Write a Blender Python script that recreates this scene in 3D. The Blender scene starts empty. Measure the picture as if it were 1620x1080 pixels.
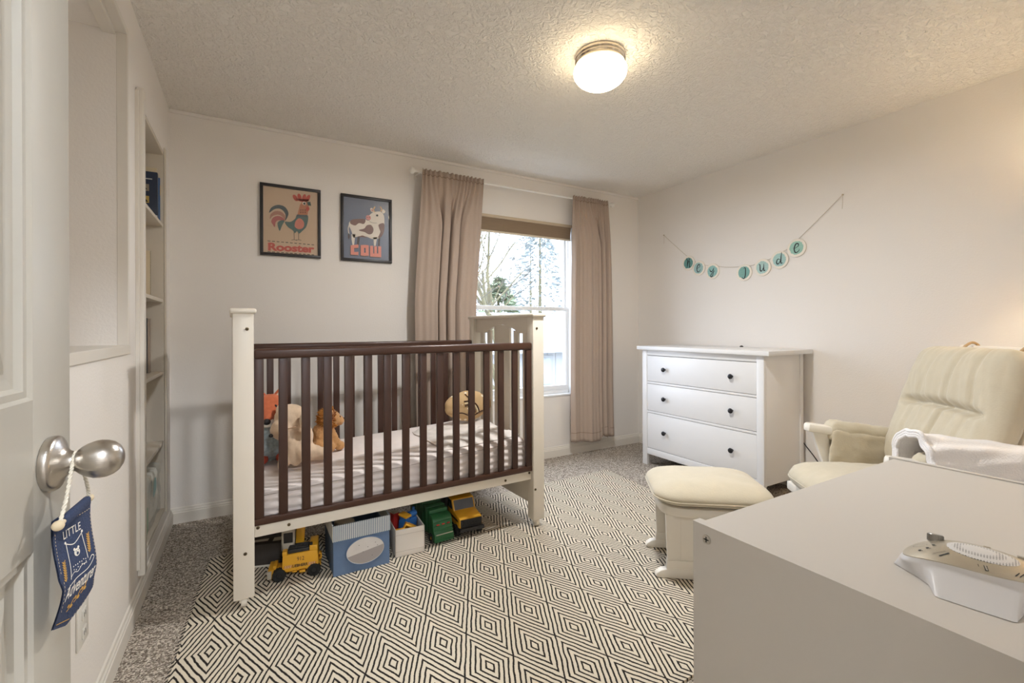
import bpy, bmesh, math, random
from math import sin, cos, pi, radians, sqrt
from mathutils import Vector, Matrix, noise

random.seed(7)
SC = bpy.context.scene
COL = SC.collection
I4 = Matrix.Identity(4)

# ------------------------------------------------------------------ helpers
def T(x, y, z): return Matrix.Translation((x, y, z))
def RX(a): return Matrix.Rotation(a, 4, 'X')
def RY(a): return Matrix.Rotation(a, 4, 'Y')
def RZ(a): return Matrix.Rotation(a, 4, 'Z')
def SCL(x, y, z): return Matrix.Diagonal((x, y, z, 1))

def catmull(pts, n=8, closed=False):
    P = [Vector(p) for p in pts]
    m = len(P)
    out = []
    rng = m if closed else m - 1
    for i in range(rng):
        if closed:
            p0, p1, p2, p3 = P[(i-1) % m], P[i], P[(i+1) % m], P[(i+2) % m]
        else:
            p0 = P[max(i-1, 0)]; p1 = P[i]; p2 = P[i+1]; p3 = P[min(i+2, m-1)]
        for k in range(n):
            t = k/n
            out.append(0.5*((2*p1) + (p2-p0)*t + (2*p0-5*p1+4*p2-p3)*t*t + (3*p1-p0-3*p2+p3)*t**3))
    if not closed: out.append(P[-1])
    return out

class MB:
    """collects shapes into one mesh"""
    def __init__(self): self.bm = bmesh.new()
    def _tag(self, faces, mi):
        for f in faces: f.material_index = mi
    def add_bm(self, tmp, mi=0, M=None):
        if M is not None: bmesh.ops.transform(tmp, matrix=M, verts=tmp.verts)
        n = len(self.bm.faces)
        me = bpy.data.meshes.new('tmp'); tmp.to_mesh(me); tmp.free()
        self.bm.from_mesh(me); bpy.data.meshes.remove(me)
        self.bm.faces.ensure_lookup_table()
        for f in self.bm.faces[n:]: f.material_index = mi
        return self
    def box(self, a, b, bev=0.0, seg=2, mi=0, M=None):
        t = bmesh.new(); bmesh.ops.create_cube(t, size=1)
        a = Vector(a); b = Vector(b); c = (a+b)/2; d = b-a
        for v in t.verts: v.co = Vector((v.co.x*d.x+c.x, v.co.y*d.y+c.y, v.co.z*d.z+c.z))
        if bev > 0:
            bev = min(bev, abs(d.x)*.49, abs(d.y)*.49, abs(d.z)*.49)
            bmesh.ops.bevel(t, geom=t.edges[:], offset=bev, segments=seg, profile=.5, affect='EDGES')
        return self.add_bm(t, mi, M)
    def rbox(self, a, b, r, cuts=10, disp=None, mi=0, M=None):
        """rounded, densely divided box; disp(p, n) moves each point"""
        t = bmesh.new(); bmesh.ops.create_cube(t, size=1)
        bmesh.ops.subdivide_edges(t, edges=t.edges[:], cuts=cuts, use_grid_fill=True)
        a = Vector(a); b = Vector(b); c = (a+b)/2; h = (b-a)/2
        rr = Vector((min(r, h.x), min(r, h.y), min(r, h.z))) if not hasattr(r, '__len__') else Vector(r)
        for v in t.verts:
            p = Vector((v.co.x*2*h.x, v.co.y*2*h.y, v.co.z*2*h.z))
            q = Vector([max(-(h[i]-rr[i]), min(h[i]-rr[i], p[i])) for i in range(3)])
            d = Vector([(p[i]-q[i])/max(rr[i], 1e-6) for i in range(3)])
            if d.length > 1e-6:
                d.normalize()
                p = Vector([q[i]+d[i]*rr[i] for i in range(3)])
                nn = d
            else:
                nn = Vector((0, 0, 1))
            if disp: p = disp(p, nn)
            v.co = p + c
        return self.add_bm(t, mi, M)
    def cyl(self, p0, p1, r0, r1=None, n=16, mi=0, M=None, bev=0):
        p0 = Vector(p0); p1 = Vector(p1); r1 = r0 if r1 is None else r1
        d = p1-p0
        t = bmesh.new()
        bmesh.ops.create_cone(t, cap_ends=True, segments=n, radius1=r0, radius2=r1, depth=d.length)
        if bev > 0:
            ed = [e for e in t.edges if len(e.link_faces) == 2 and any(len(f.verts) > 4 for f in e.link_faces)]
            bmesh.ops.bevel(t, geom=ed, offset=bev, segments=2, profile=.5, affect='EDGES')
        R = d.to_track_quat('Z', 'Y').to_matrix().to_4x4()
        bmesh.ops.transform(t, matrix=Matrix.Translation((p0+p1)/2) @ R, verts=t.verts)
        return self.add_bm(t, mi, M)
    def lathe(self, prof, n=24, mi=0, M=None):
        t = bmesh.new(); rows = []
        for r, z in prof:
            if r < 1e-6: rows.append([t.verts.new((0, 0, z))])
            else: rows.append([t.verts.new((r*cos(2*pi*k/n), r*sin(2*pi*k/n), z)) for k in range(n)])
        for A, B in zip(rows, rows[1:]):
            for k in range(n):
                k2 = (k+1) % n
                if len(A) == 1 and len(B) == 1: continue
                if len(A) == 1: t.faces.new((A[0], B[k2], B[k]))
                elif len(B) == 1: t.faces.new((A[k], A[k2], B[0]))
                else: t.faces.new((A[k], A[k2], B[k2], B[k]))
        bmesh.ops.recalc_face_normals(t, faces=t.faces)
        return self.add_bm(t, mi, M)
    def tube(self, pts, r, n=8, mi=0, M=None, closed=False):
        P = [Vector(p) for p in pts]
        R = r if hasattr(r, '__len__') else [r]*len(P)
        t = bmesh.new(); rings = []
        up = None
        for i, p in enumerate(P):
            if closed: d = P[(i+1) % len(P)]-P[i-1]
            else: d = P[min(i+1, len(P)-1)]-P[max(i-1, 0)]
            if d.length < 1e-9: d = Vector((0, 0, 1))
            d.normalize()
            if up is None:
                up = Vector((0, 0, 1)) if abs(d.z) < .9 else Vector((1, 0, 0))
            x = up.cross(d)
            if x.length < 1e-5: x = Vector((1, 0, 0)).cross(d)
            x.normalize(); y = d.cross(x); up = y
            rings.append([t.verts.new(p + R[i]*(cos(2*pi*k/n)*x+sin(2*pi*k/n)*y)) for k in range(n)])
        prs = list(zip(rings, rings[1:]))
        if closed: prs.append((rings[-1], rings[0]))
        for A, B in prs:
            for k in range(n): t.faces.new((A[k], A[(k+1) % n], B[(k+1) % n], B[k]))
        if not closed:
            t.faces.new(rings[0][::-1]); t.faces.new(rings[-1])
        bmesh.ops.recalc_face_normals(t, faces=t.faces)
        return self.add_bm(t, mi, M)
    def prism(self, poly, z0, z1, mi=0, M=None, bev=0):
        t = bmesh.new()
        A = [t.verts.new((p[0], p[1], z0)) for p in poly]
        B = [t.verts.new((p[0], p[1], z1)) for p in poly]
        n = len(poly)
        t.faces.new(A[::-1]); t.faces.new(B)
        for k in range(n): t.faces.new((A[k], A[(k+1) % n], B[(k+1) % n], B[k]))
        bmesh.ops.recalc_face_normals(t, faces=t.faces)
        if bev > 0:
            bmesh.ops.bevel(t, geom=[e for e in t.edges if any(len(f.verts) > 4 or f.calc_area() > 0 for f in e.link_faces) and abs(e.verts[0].co.z-e.verts[1].co.z) < 1e-6],
                            offset=bev, segments=2, profile=.5, affect='EDGES')
        return self.add_bm(t, mi, M)
    def ell(self, c, r, mi=0, M=None, u=20, v=12, R=None):
        t = bmesh.new()
        bmesh.ops.create_uvsphere(t, u_segments=u, v_segments=v, radius=1)
        rr = r if hasattr(r, '__len__') else (r, r, r)
        m = T(*c) @ (R if R is not None else I4) @ SCL(*rr)
        bmesh.ops.transform(t, matrix=m, verts=t.verts)
        return self.add_bm(t, mi, M)
    def surf(self, fn, nu, nv, mi=0, M=None, cu=False, uv=None):
        t = bmesh.new()
        V = [[t.verts.new(fn(i/nu, j/nv)) for i in range(nu if cu else nu+1)] for j in range(nv+1)]
        lay = t.loops.layers.uv.new('UVMap') if uv else None
        m = nu if cu else nu+1
        for j in range(nv):
            for i in range(nu):
                i2 = (i+1) % m
                f = t.faces.new((V[j][i], V[j][i2], V[j+1][i2], V[j+1][i]))
                if lay:
                    for l, (a, b) in zip(f.loops, ((i, j), (i+1, j), (i+1, j+1), (i, j+1))):
                        l[lay].uv = uv(a/nu, b/nv, l.vert.co)
        return self.add_bm(t, mi, M)
    def raw(self, verts, faces, mi=0, M=None):
        t = bmesh.new(); V = [t.verts.new(v) for v in verts]
        for f in faces:
            try: t.faces.new([V[i] for i in f])
            except ValueError: pass
        return self.add_bm(t, mi, M)
    def build(self, name, mats, parent=None, world=None, smooth=35, loc=None):
        me = bpy.data.meshes.new(name)
        M = None
        if parent is not None and world: M = MW[parent.name].inverted()
        if loc is not None: M = T(*loc).inverted()
        if M is not None: bmesh.ops.transform(self.bm, matrix=M, verts=self.bm.verts)
        self.bm.to_mesh(me); self.bm.free()
        for m in (mats if isinstance(mats, (list, tuple)) else [mats]): me.materials.append(m)
        if smooth:
            me.polygons.foreach_set('use_smooth', [True]*len(me.polygons))
            if smooth < 180: me.set_sharp_from_angle(angle=radians(smooth))
        o = bpy.data.objects.new(name, me); COL.objects.link(o)
        if parent is not None: o.parent = parent
        if loc is not None: o.location = loc
        return o

MW = {}
def tag(o, label=None, cat=None, group=None, kind=None):
    if label: o['label'] = label
    if cat: o['category'] = cat
    if group: o['group'] = group
    if kind: o['kind'] = kind
    return o
def thing(name, label, cat, loc=(0, 0, 0), rz=0.0, group=None, kind=None, M=None):
    o = bpy.data.objects.new(name, None); COL.objects.link(o)
    o.empty_display_size = .05
    m = M if M is not None else T(*loc) @ RZ(rz)
    o.matrix_world = m
    o.location = m.to_translation(); o.rotation_euler = m.to_euler()
    MW[o.name] = m
    return tag(o, label, cat, group, kind)
def sub(parent, o):      # lets an object hold sub-parts: they share its frame
    MW[o.name] = MW[parent.name]
    return o
def dup(root, loc=None, rz=None, label=None):
    r = root.copy(); COL.objects.link(r)
    if loc is not None: r.location = loc
    if rz is not None: r.rotation_euler = (0, 0, rz)
    if label: r['label'] = label
    for ch in list(root.children):
        c = ch.copy(); COL.objects.link(c); c.parent = r
        for g in list(ch.children):
            d = g.copy(); COL.objects.link(d); d.parent = c
    return r

# ------------------------------------------------------------------ materials
def lin(c):
    c = c/255
    return c/12.92 if c <= .04045 else ((c+.055)/1.055)**2.4
def rgb(t): return (lin(t[0]), lin(t[1]), lin(t[2]), 1)

def mat(name, col, rough=.5, metal=0, bump=0, bscale=200, var=0, vscale=8, spec=.5, coat=0, sheen=0,
        emit=None, estr=0, detail=3, stretch=None, trans=0):
    m = bpy.data.materials.new(name); m.use_nodes = True
    nt = m.node_tree; N = nt.nodes; L = nt.links
    b = N['Principled BSDF']
    b.inputs['Base Color'].default_value = rgb(col)
    b.inputs['Roughness'].default_value = rough
    b.inputs['Metallic'].default_value = metal
    b.inputs['Specular IOR Level'].default_value = spec
    if coat: b.inputs['Coat Weight'].default_value = coat
    if sheen:
        b.inputs['Sheen Weight'].default_value = sheen
        b.inputs['Sheen Roughness'].default_value = .4
    if trans: b.inputs['Transmission Weight'].default_value = trans
    if emit:
        b.inputs['Emission Color'].default_value = rgb(emit); b.inputs['Emission Strength'].default_value = estr
    tc = N.new('ShaderNodeTexCoord')
    co = tc.outputs['Object']
    if stretch:
        mp = N.new('ShaderNodeMapping'); mp.inputs['Scale'].default_value = stretch
        L.new(co, mp.inputs['Vector']); co = mp.outputs['Vector']
    if var:
        nz = N.new('ShaderNodeTexNoise'); nz.inputs['Scale'].default_value = vscale; nz.inputs['Detail'].default_value = 5
        L.new(co, nz.inputs['Vector'])
        mx = N.new('ShaderNodeMix'); mx.data_type = 'RGBA'
        c = rgb(col)
        mx.inputs['A'].default_value = tuple(x*(1-var) for x in c[:3])+(1,)
        mx.inputs['B'].default_value = tuple(min(1, x*(1+var)) for x in c[:3])+(1,)
        L.new(nz.outputs['Fac'], mx.inputs['Factor']); L.new(mx.outputs['Result'], b.inputs['Base Color'])
    if bump:
        nb = N.new('ShaderNodeTexNoise'); nb.inputs['Scale'].default_value = bscale; nb.inputs['Detail'].default_value = detail
        L.new(co, nb.inputs['Vector'])
        bp = N.new('ShaderNodeBump'); bp.inputs['Strength'].default_value = bump; bp.inputs['Distance'].default_value = .002
        L.new(nb.outputs['Fac'], bp.inputs['Height']); L.new(bp.outputs['Normal'], b.inputs['Normal'])
    return m

def mat_carpet():
    m = mat('carpet', (150, 140, 128), .95, spec=.1)
    nt = m.node_tree; N = nt.nodes; L = nt.links; b = N['Principled BSDF']
    tc = N['Texture Coordinate']
    v = N.new('ShaderNodeTexVoronoi'); v.inputs['Scale'].default_value = 200
    v.inputs['Randomness'].default_value = 1
    n1 = N.new('ShaderNodeTexNoise'); n1.inputs['Scale'].default_value = 150; n1.inputs['Detail'].default_value = 3
    L.new(tc.outputs['Object'], v.inputs['Vector']); L.new(tc.outputs['Object'], n1.inputs['Vector'])
    sp = N.new('ShaderNodeSeparateColor'); L.new(v.outputs['Color'], sp.inputs['Color'])
    r = N.new('ShaderNodeValToRGB'); r.color_ramp.interpolation = 'LINEAR'
    e = r.color_ramp.elements
    e[0].position = 0; e[0].color = rgb((104, 94, 84)); e[1].position = 1; e[1].color = rgb((236, 227, 214))
    for p, c in ((.25, (136, 124, 112)), (.5, (172, 161, 148)), (.75, (206, 196, 182))):
        q = e.new(p); q.color = rgb(c)
    L.new(sp.outputs['Red'], r.inputs['Fac']); L.new(r.outputs['Color'], b.inputs['Base Color'])
    ad = N.new('ShaderNodeMath'); ad.operation = 'ADD'
    L.new(v.outputs['Distance'], ad.inputs[0]); L.new(n1.outputs['Fac'], ad.inputs[1])
    bp = N.new('ShaderNodeBump'); bp.inputs['Strength'].default_value = .9; bp.inputs['Distance'].default_value = .006
    bp.invert = True
    L.new(ad.outputs['Value'], bp.inputs['Height']); L.new(bp.outputs['Normal'], b.inputs['Normal'])
    return m

def mat_plaster(name, col, scale, strength, dist, knock=False):
    m = mat(name, col, .75, spec=.25)
    nt = m.node_tree; N = nt.nodes; L = nt.links; b = N['Principled BSDF']
    tc = N['Texture Coordinate']
    n1 = N.new('ShaderNodeTexNoise'); n1.inputs['Scale'].default_value = scale; n1.inputs['Detail'].default_value = 4
    n1.inputs['Distortion'].default_value = 1.2 if knock else .3
    L.new(tc.outputs['Object'], n1.inputs['Vector'])
    h = n1.outputs['Fac']
    if knock:
        r = N.new('ShaderNodeValToRGB'); r.color_ramp.elements[0].position = .42; r.color_ramp.elements[1].position = .62
        L.new(h, r.inputs['Fac']); h = r.outputs['Color']
    bp = N.new('ShaderNodeBump'); bp.inputs['Strength'].default_value = strength; bp.inputs['Distance'].default_value = dist
    L.new(h, bp.inputs['Height']); L.new(bp.outputs['Normal'], b.inputs['Normal'])
    return m

def mat_rug():
    m = mat('rug_weave', (205, 194, 174), .95, spec=.1)
    nt = m.node_tree; N = nt.nodes; L = nt.links; b = N['Principled BSDF']
    def math_(op, a, bb=None, cc=None):
        n = N.new('ShaderNodeMath'); n.operation = op
        for i, x in enumerate((a, bb, cc)):
            if x is None: continue
            if isinstance(x, (int, float)): n.inputs[i].default_value = x
            else: L.new(x, n.inputs[i])
        return n.outputs[0]
    uv = N.new('ShaderNodeUVMap'); uv.uv_map = 'UVMap'
    tc = N['Texture Coordinate']
    nz = N.new('ShaderNodeTexNoise'); nz.inputs['Scale'].default_value = 14; nz.inputs['Detail'].default_value = 2
    L.new(tc.outputs['Object'], nz.inputs['Vector'])
    s1 = N.new('ShaderNodeSeparateXYZ'); L.new(uv.outputs['UV'], s1.inputs[0])
    sc = N.new('ShaderNodeSeparateColor'); L.new(nz.outputs['Color'], sc.inputs['Color'])
    U = math_('ADD', s1.outputs['X'], math_('MULTIPLY', math_('SUBTRACT', sc.outputs['Red'], .5), .10))
    V = math_('ADD', s1.outputs['Y'], math_('MULTIPLY', math_('SUBTRACT', sc.outputs['Green'], .5), .10))
    p = math_('MULTIPLY', math_('ADD', U, V), .5)
    q = math_('MULTIPLY', math_('SUBTRACT', U, V), .5)
    def cell(x): return math_('ABSOLUTE', math_('SUBTRACT', math_('FRACT', math_('ADD', x, .5)), .5))
    d = math_('MULTIPLY', math_('MAXIMUM', cell(p), cell(q)), 2.0)
    fr = math_('FRACT', math_('ADD', math_('MULTIPLY', d, 4.75), .75))
    tri = math_('ABSOLUTE', math_('SUBTRACT', fr, .5))
    # fibre break-up on the line edges
    n2 = N.new('ShaderNodeTexNoise'); n2.inputs['Scale'].default_value = 260; n2.inputs['Detail'].default_value = 2
    L.new(tc.outputs['Object'], n2.inputs['Vector'])
    tri = math_('ADD', tri, math_('MULTIPLY', math_('SUBTRACT', n2.outputs['Fac'], .5), .16))
    r = N.new('ShaderNodeValToRGB'); e = r.color_ramp.elements
    e[0].position = .14; e[0].color = rgb((40, 36, 34)); e[1].position = .22; e[1].color = rgb((212, 201, 182))
    L.new(tri, r.inputs['Fac']); L.new(r.outputs['Color'], b.inputs['Base Color'])
    bp = N.new('ShaderNodeBump'); bp.inputs['Strength'].default_value = .5; bp.inputs['Distance'].default_value = .003
    L.new(n2.outputs['Fac'], bp.inputs['Height']); L.new(bp.outputs['Normal'], b.inputs['Normal'])
    return m

def mat_stripes(name, c1, c2, period, axis=0, duty=.5, rough=.85):
    m = mat(name, c1, rough)
    nt = m.node_tree; N = nt.nodes; L = nt.links; b = N['Principled BSDF']
    s = N.new('ShaderNodeSeparateXYZ'); L.new(N['Texture Coordinate'].outputs['Object'], s.inputs[0])
    k = N.new('ShaderNodeMath'); k.operation = 'MULTIPLY'; k.inputs[1].default_value = 1/period
    L.new(s.outputs[axis], k.inputs[0])
    f = N.new('ShaderNodeMath'); f.operation = 'FRACT'; L.new(k.outputs[0], f.inputs[0])
    g = N.new('ShaderNodeMath'); g.operation = 'LESS_THAN'; g.inputs[1].default_value = duty; L.new(f.outputs[0], g.inputs[0])
    mx = N.new('ShaderNodeMix'); mx.data_type = 'RGBA'
    mx.inputs['A'].default_value = rgb(c1); mx.inputs['B'].default_value = rgb(c2)
    L.new(g.outputs[0], mx.inputs['Factor']); L.new(mx.outputs['Result'], b.inputs['Base Color'])
    return m

def mat_dots(name, c1, c2, scale, size):
    m = mat(name, c1, .9, bump=.4, bscale=300)
    nt = m.node_tree; N = nt.nodes; L = nt.links; b = N['Principled BSDF']
    v = N.new('ShaderNodeTexVoronoi'); v.inputs['Scale'].default_value = scale; v.inputs['Randomness'].default_value = .35
    L.new(N['Texture Coordinate'].outputs['Object'], v.inputs['Vector'])
    g = N.new('ShaderNodeMath'); g.operation = 'LESS_THAN'; g.inputs[1].default_value = size; L.new(v.outputs['Distance'], g.inputs[0])
    mx = N.new('ShaderNodeMix'); mx.data_type = 'RGBA'
    mx.inputs['A'].default_value = rgb(c1); mx.inputs['B'].default_value = rgb(c2)
    L.new(g.outputs[0], mx.inputs['Factor']); L.new(mx.outputs['Result'], b.inputs['Base Color'])
    return m

def mat_glass(name, tint=(1, 1, 1), gloss=.06):
    m = bpy.data.materials.new(name); m.use_nodes = True
    nt = m.node_tree; N = nt.nodes; L = nt.links; N.clear()
    o = N.new('ShaderNodeOutputMaterial'); mx = N.new('ShaderNodeMixShader')
    t = N.new('ShaderNodeBsdfTransparent'); t.inputs['Color'].default_value = (*tint, 1)
    g = N.new('ShaderNodeBsdfGlossy'); g.inputs['Roughness'].default_value = .02
    mx.inputs[0].default_value = gloss
    L.new(t.outputs[0], mx.inputs[1]); L.new(g.outputs[0], mx.inputs[2]); L.new(mx.outputs[0], o.inputs[0])
    return m

def mat_fabric(name, col, scale=900, bump=.5, rough=.9, sheen=.2, var=.06, weave=True):
    m = mat(name, col, rough, bump=bump, bscale=scale, var=var, vscale=60, spec=.2, sheen=sheen)
    return m

W_WALL = (233, 228, 222)
M = {}
M['wall'] = mat_plaster('wall_paint', W_WALL, 110, .22, .004)
M['ceil'] = mat_plaster('ceiling_texture', (243, 238, 230), 38, .75, .008, True)
M['trim'] = mat('trim_paint', (222, 216, 206), .45, bump=.05, bscale=40)
M['door'] = mat('door_paint', (184, 179, 168), .45, bump=.25, bscale=30, stretch=(1, 1, .06) if False else None)
M['case'] = mat('bookcase_paint', (212, 203, 188), .5, bump=.05, bscale=40)
M['carpet'] = mat_carpet()
M['rug'] = mat_rug()
M['vinyl'] = mat('window_vinyl', (235, 237, 238), .35)
M['glass'] = mat_glass('window_glass')
M['blind'] = mat('blind_weave', (138, 118, 96), .9, bump=.6, bscale=120, var=.18, vscale=60, stretch=(.15, 1, 6))
M['rod'] = mat('rod_white', (232, 228, 220), .35)
M['curtain'] = mat('curtain_linen', (176, 158, 144), .95, bump=.5, bscale=500, var=.12, vscale=220, spec=.15, sheen=.15)
M['nickel'] = mat('brushed_nickel', (196, 190, 182), .28, 1, bump=.12, bscale=60, stretch=(1, 1, 14))
M['chrome'] = mat('lamp_nickel', (222, 212, 196), .15, 1)
M['lampglass'] = mat('lamp_glass', (255, 250, 240), .25, emit=(255, 234, 196), estr=6.5)
M['crib'] = mat('crib_cream', (222, 214, 200), .4, bump=.06, bscale=40)
M['espresso'] = mat('crib_espresso', (60, 35, 24), .42, var=.25, vscale=6, bump=.12, bscale=30, stretch=(8, 8, 1))
M['espressoh'] = mat('crib_espresso_rail', (64, 38, 26), .32, var=.25, vscale=6, bump=.12, bscale=30, stretch=(1, 8, 8))
M['bolt'] = mat('bolt_brass', (112, 96, 70), .35, .9)
M['dark'] = mat('dark_hole', (30, 27, 25), .8)
M['caster'] = mat('caster_white', (225, 218, 205), .4)
M['sheet'] = mat('crib_sheet', (233, 222, 216), .9, bump=.25, bscale=60, stretch=(.3, 1, 3), sheen=.1)
M['muslin'] = mat('muslin_cloth', (222, 214, 206), .95, bump=.5, bscale=120, var=.14, vscale=18)
M['white'] = mat('dresser_white', (230, 229, 228), .38, bump=.04, bscale=60)
M['whiteinner'] = mat('dresser_inside', (120, 116, 110), .8)
M['knobblack'] = mat('knob_black', (38, 36, 38), .35, .3)
M['chest'] = mat('chest_white', (196, 190, 182), .42)
M['cream'] = mat('glider_velour', (200, 190, 168), .95, bump=.35, bscale=140, var=.06, vscale=25, sheen=.35)
M['gwood'] = mat('glider_white_wood', (232, 226, 214), .4, bump=.05, bscale=50)
M['throw'] = mat('throw_knit', (238, 235, 234), .95, bump=.9, bscale=170, detail=1, sheen=.2)
M['blackframe'] = mat('frame_black', (42, 38, 38), .4)
M['string'] = mat('garland_string', (190, 176, 152), .9)
M['disc'] = mat('disc_wood', (236, 228, 214), .7)
M['ink'] = mat('ink_black', (38, 40, 42), .7)
M['outlet'] = mat('outlet_plastic', (224, 220, 212), .35)
M['denim'] = mat('pennant_denim', (50, 62, 92), .95, bump=.8, bscale=400, var=.18, vscale=200)
M['cord'] = mat('twine_white', (226, 218, 202), .9, bump=.8, bscale=300)
M['gold'] = mat('gold_thread', (206, 160, 78), .8)
M['thread'] = mat('white_print', (228, 224, 214), .85)
M['stitch'] = mat('stitch_thread', (226, 208, 172), .85)

def emitless(name, c, r=.7): return mat(name, c, r)

# ------------------------------------------------------------------ flat art
_fc = {}
def text_mesh(s, offset=0.0, shear=0.0, spacing=1.0):
    k = (s, offset, shear, spacing)
    if k in _fc: return _fc[k]
    cu = bpy.data.curves.new('txt', 'FONT'); cu.body = s; cu.size = 1; cu.offset = offset; cu.shear = shear
    cu.space_character = spacing; cu.resolution_u = 4
    ob = bpy.data.objects.new('txt', cu); COL.objects.link(ob)
    bpy.context.view_layer.update()
    dg = bpy.context.evaluated_depsgraph_get()
    me = bpy.data.meshes.new_from_object(ob.evaluated_get(dg))
    vs = [v.co.copy() for v in me.vertices]; fs = [tuple(p.vertices) for p in me.polygons]
    bpy.data.objects.remove(ob); bpy.data.curves.remove(cu); bpy.data.meshes.remove(me)
    xs = [v.x for v in vs]; ys = [v.y for v in vs]
    b = (min(xs), max(xs), min(ys), max(ys))
    vs = [((v.x-b[0])/(b[1]-b[0]), (v.y-b[2])/(b[3]-b[2])) for v in vs]
    _fc[k] = (vs, fs); return _fc[k]

def rrect(x0, x1, y0, y1, r, z, n=8):
    out = []
    for cx_, cy_, a0 in ((x1-r, y1-r, 0), (x0+r, y1-r, 90), (x0+r, y0+r, 180), (x1-r, y0+r, 270)):
        for k in range(n+1):
            a_ = radians(a0+90*k/n); out.append((cx_+r*cos(a_), cy_+r*sin(a_), z))
    return out

class Art:
    """flat shapes on a real surface: o + u*X + v*Y + layer*n"""
    def __init__(self, o, X, Y, n, step=.0003, fn=None):
        self.mb = MB(); self.o = Vector(o); self.X = Vector(X); self.Y = Vector(Y); self.n = Vector(n); self.step = step; self.fn = fn
    def P(self, u, v, k):
        if self.fn: return self.fn(u, v, k*self.step)
        return self.o + self.X*u + self.Y*v + self.n*(k*self.step)
    def poly(self, pts, mi, k=1):
        self.mb.raw([self.P(p[0], p[1], k) for p in pts], [list(range(len(pts)))], mi); return self
    def smooth(self, pts, mi, k=1, n=5):
        return self.poly([(p.x, p.y) for p in catmull([(a[0], a[1], 0) for a in pts], n, True)], mi, k)
    def circ(self, c, r, mi, k=1, n=24, ry=None):
        ry = r if ry is None else ry
        return self.poly([(c[0]+r*cos(2*pi*i/n), c[1]+ry*sin(2*pi*i/n)) for i in range(n)], mi, k)
    def stroke(self, pts, w, mi, k=1, smooth=True, taper=None, asp=1.0):
        P = [(p.x, p.y) for p in catmull([(a[0], a[1], 0) for a in pts], 6)] if smooth and len(pts) > 2 else pts
        L = []; Rr = []
        n = len(P)
        for i, (x, y) in enumerate(P):
            x0, y0 = P[max(i-1, 0)]; x1, y1 = P[min(i+1, n-1)]
            dx, dy = x1-x0, (y1-y0)*asp; l = sqrt(dx*dx+dy*dy) or 1
            ww = w if taper is None else w*(taper[0]+(taper[1]-taper[0])*sin(pi*i/(n-1)))
            nx, ny = -dy/l*ww/2, dx/l*ww/2/asp
            L.append((x+nx, y+ny)); Rr.append((x-nx, y-ny))
        V = [self.P(*p, k) for p in L]+[self.P(*p, k) for p in Rr]
        self.mb.raw(V, [(i, i+1, n+i+1, n+i) for i in range(n-1)], mi); return self
    def text(self, s, u0, v0, u1, v1, mi, k=1, slant=0, **kw):
        vs, fs = text_mesh(s, **kw)
        V = [self.P(u0+(u1-u0)*x, v0+(v1-v0)*y+slant*x, k) for x, y in vs]
        self.mb.raw(V, fs, mi); return self

# ------------------------------------------------------------------ room shell
RW, RH, FY = 3.783, 2.44, -3.25        # width, height, inner face of the front wall

def wall_boxes(mb, axis, p0, p1, u0, u1, v0, v1, holes):
    """wall slab with rectangular holes (u along, v up)"""
    us = sorted({u0, u1, *[h[0] for h in holes], *[h[1] for h in holes]})
    vs = sorted({v0, v1, *[h[2] for h in holes], *[h[3] for h in holes]})
    for a, b in zip(us, us[1:]):
        run = None
        for c, d in zip(vs, vs[1:]):
            mu, mv = (a+b)/2, (c+d)/2
            if any(h[0] < mu < h[1] and h[2] < mv < h[3] for h in holes):
                if run: emit(mb, axis, p0, p1, a, b, *run); run = None
            else: run = (run[0], d) if run else (c, d)
        if run: emit(mb, axis, p0, p1, a, b, *run)
def emit(mb, axis, p0, p1, a, b, c, d):
    if axis == 'y': mb.box((a, p0, c), (b, p1, d))
    else: mb.box((p0, a, c), (p1, b, d))

def structure(name, mb, m, parent=None, smooth=0):
    o = mb.build(name, m, parent, smooth=smooth)
    if parent is None: o['kind'] = 'structure'
    return o

WX0, WX1, WZ0, WZ1 = 1.88, 2.957, .54, 2.078      # window opening
NY0, NY1, NZ0, NZ1 = -2.02, -1.105, 1.085, 2.262    # plain niche in the left wall
BY0, BY1, BZ0, BZ1 = -.905, -.195, .15, 2.115        # bookcase opening
DX0, DX1, DZ = .10, .92, 2.06                        # doorway

mb = MB(); mb.box((-.9, -6, -.12), (RW+.15, .0, 0)); structure('floor', mb, M['carpet'])
mb = MB(); mb.box((-.9, -6, RH), (RW+.15, .15, RH+.1)); structure('ceiling', mb, M['ceil'])
mb = MB(); wall_boxes(mb, 'y', 0, .15, -.15, RW+.15, -.1, RH, [(WX0, WX1, WZ0, WZ1)])
structure('wall_back', mb, M['wall'])
mb = MB(); wall_boxes(mb, 'x', -.12, 0, FY-.12, 0, 0, RH, [(NY0, NY1, NZ0, NZ1), (BY0, BY1, BZ0, BZ1)])
# plain niche interior
mb.box((-.62, NY0-.05, NZ0-.05), (-.57, NY1+.05, NZ1+.05))
mb.box((-.57, NY1, NZ0-.05), (-.12, NY1+.05, NZ1+.05)); mb.box((-.57, NY0-.05, NZ0-.05), (-.12, NY0, NZ1+.05))
mb.box((-.57, NY0, NZ0-.05), (-.12, NY1, NZ0)); mb.box((-.57, NY0, NZ1), (-.12, NY1, NZ1+.05))
structure('wall_left', mb, M['wall'])
mb = MB(); mb.box((RW, FY-.12, 0), (RW+.12, 0, RH)); structure('wall_right', mb, M['wall'])
mb = MB(); wall_boxes(mb, 'y', FY-.12, FY, 0, RW, 0, RH, [(DX0, DX1, 0, DZ)]); structure('wall_front', mb, M['wall'])
# hall behind the doorway
mb = MB()
mb.box((-.9, -6, 0), (-.8, FY-.12, RH)); mb.box((RW+.05, -6, 0), (RW+.15, FY-.12, RH)); mb.box((-.8, -6, 0), (RW+.05, -5.9, RH))
structure('wall_hall', mb, M['wall'])

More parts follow.
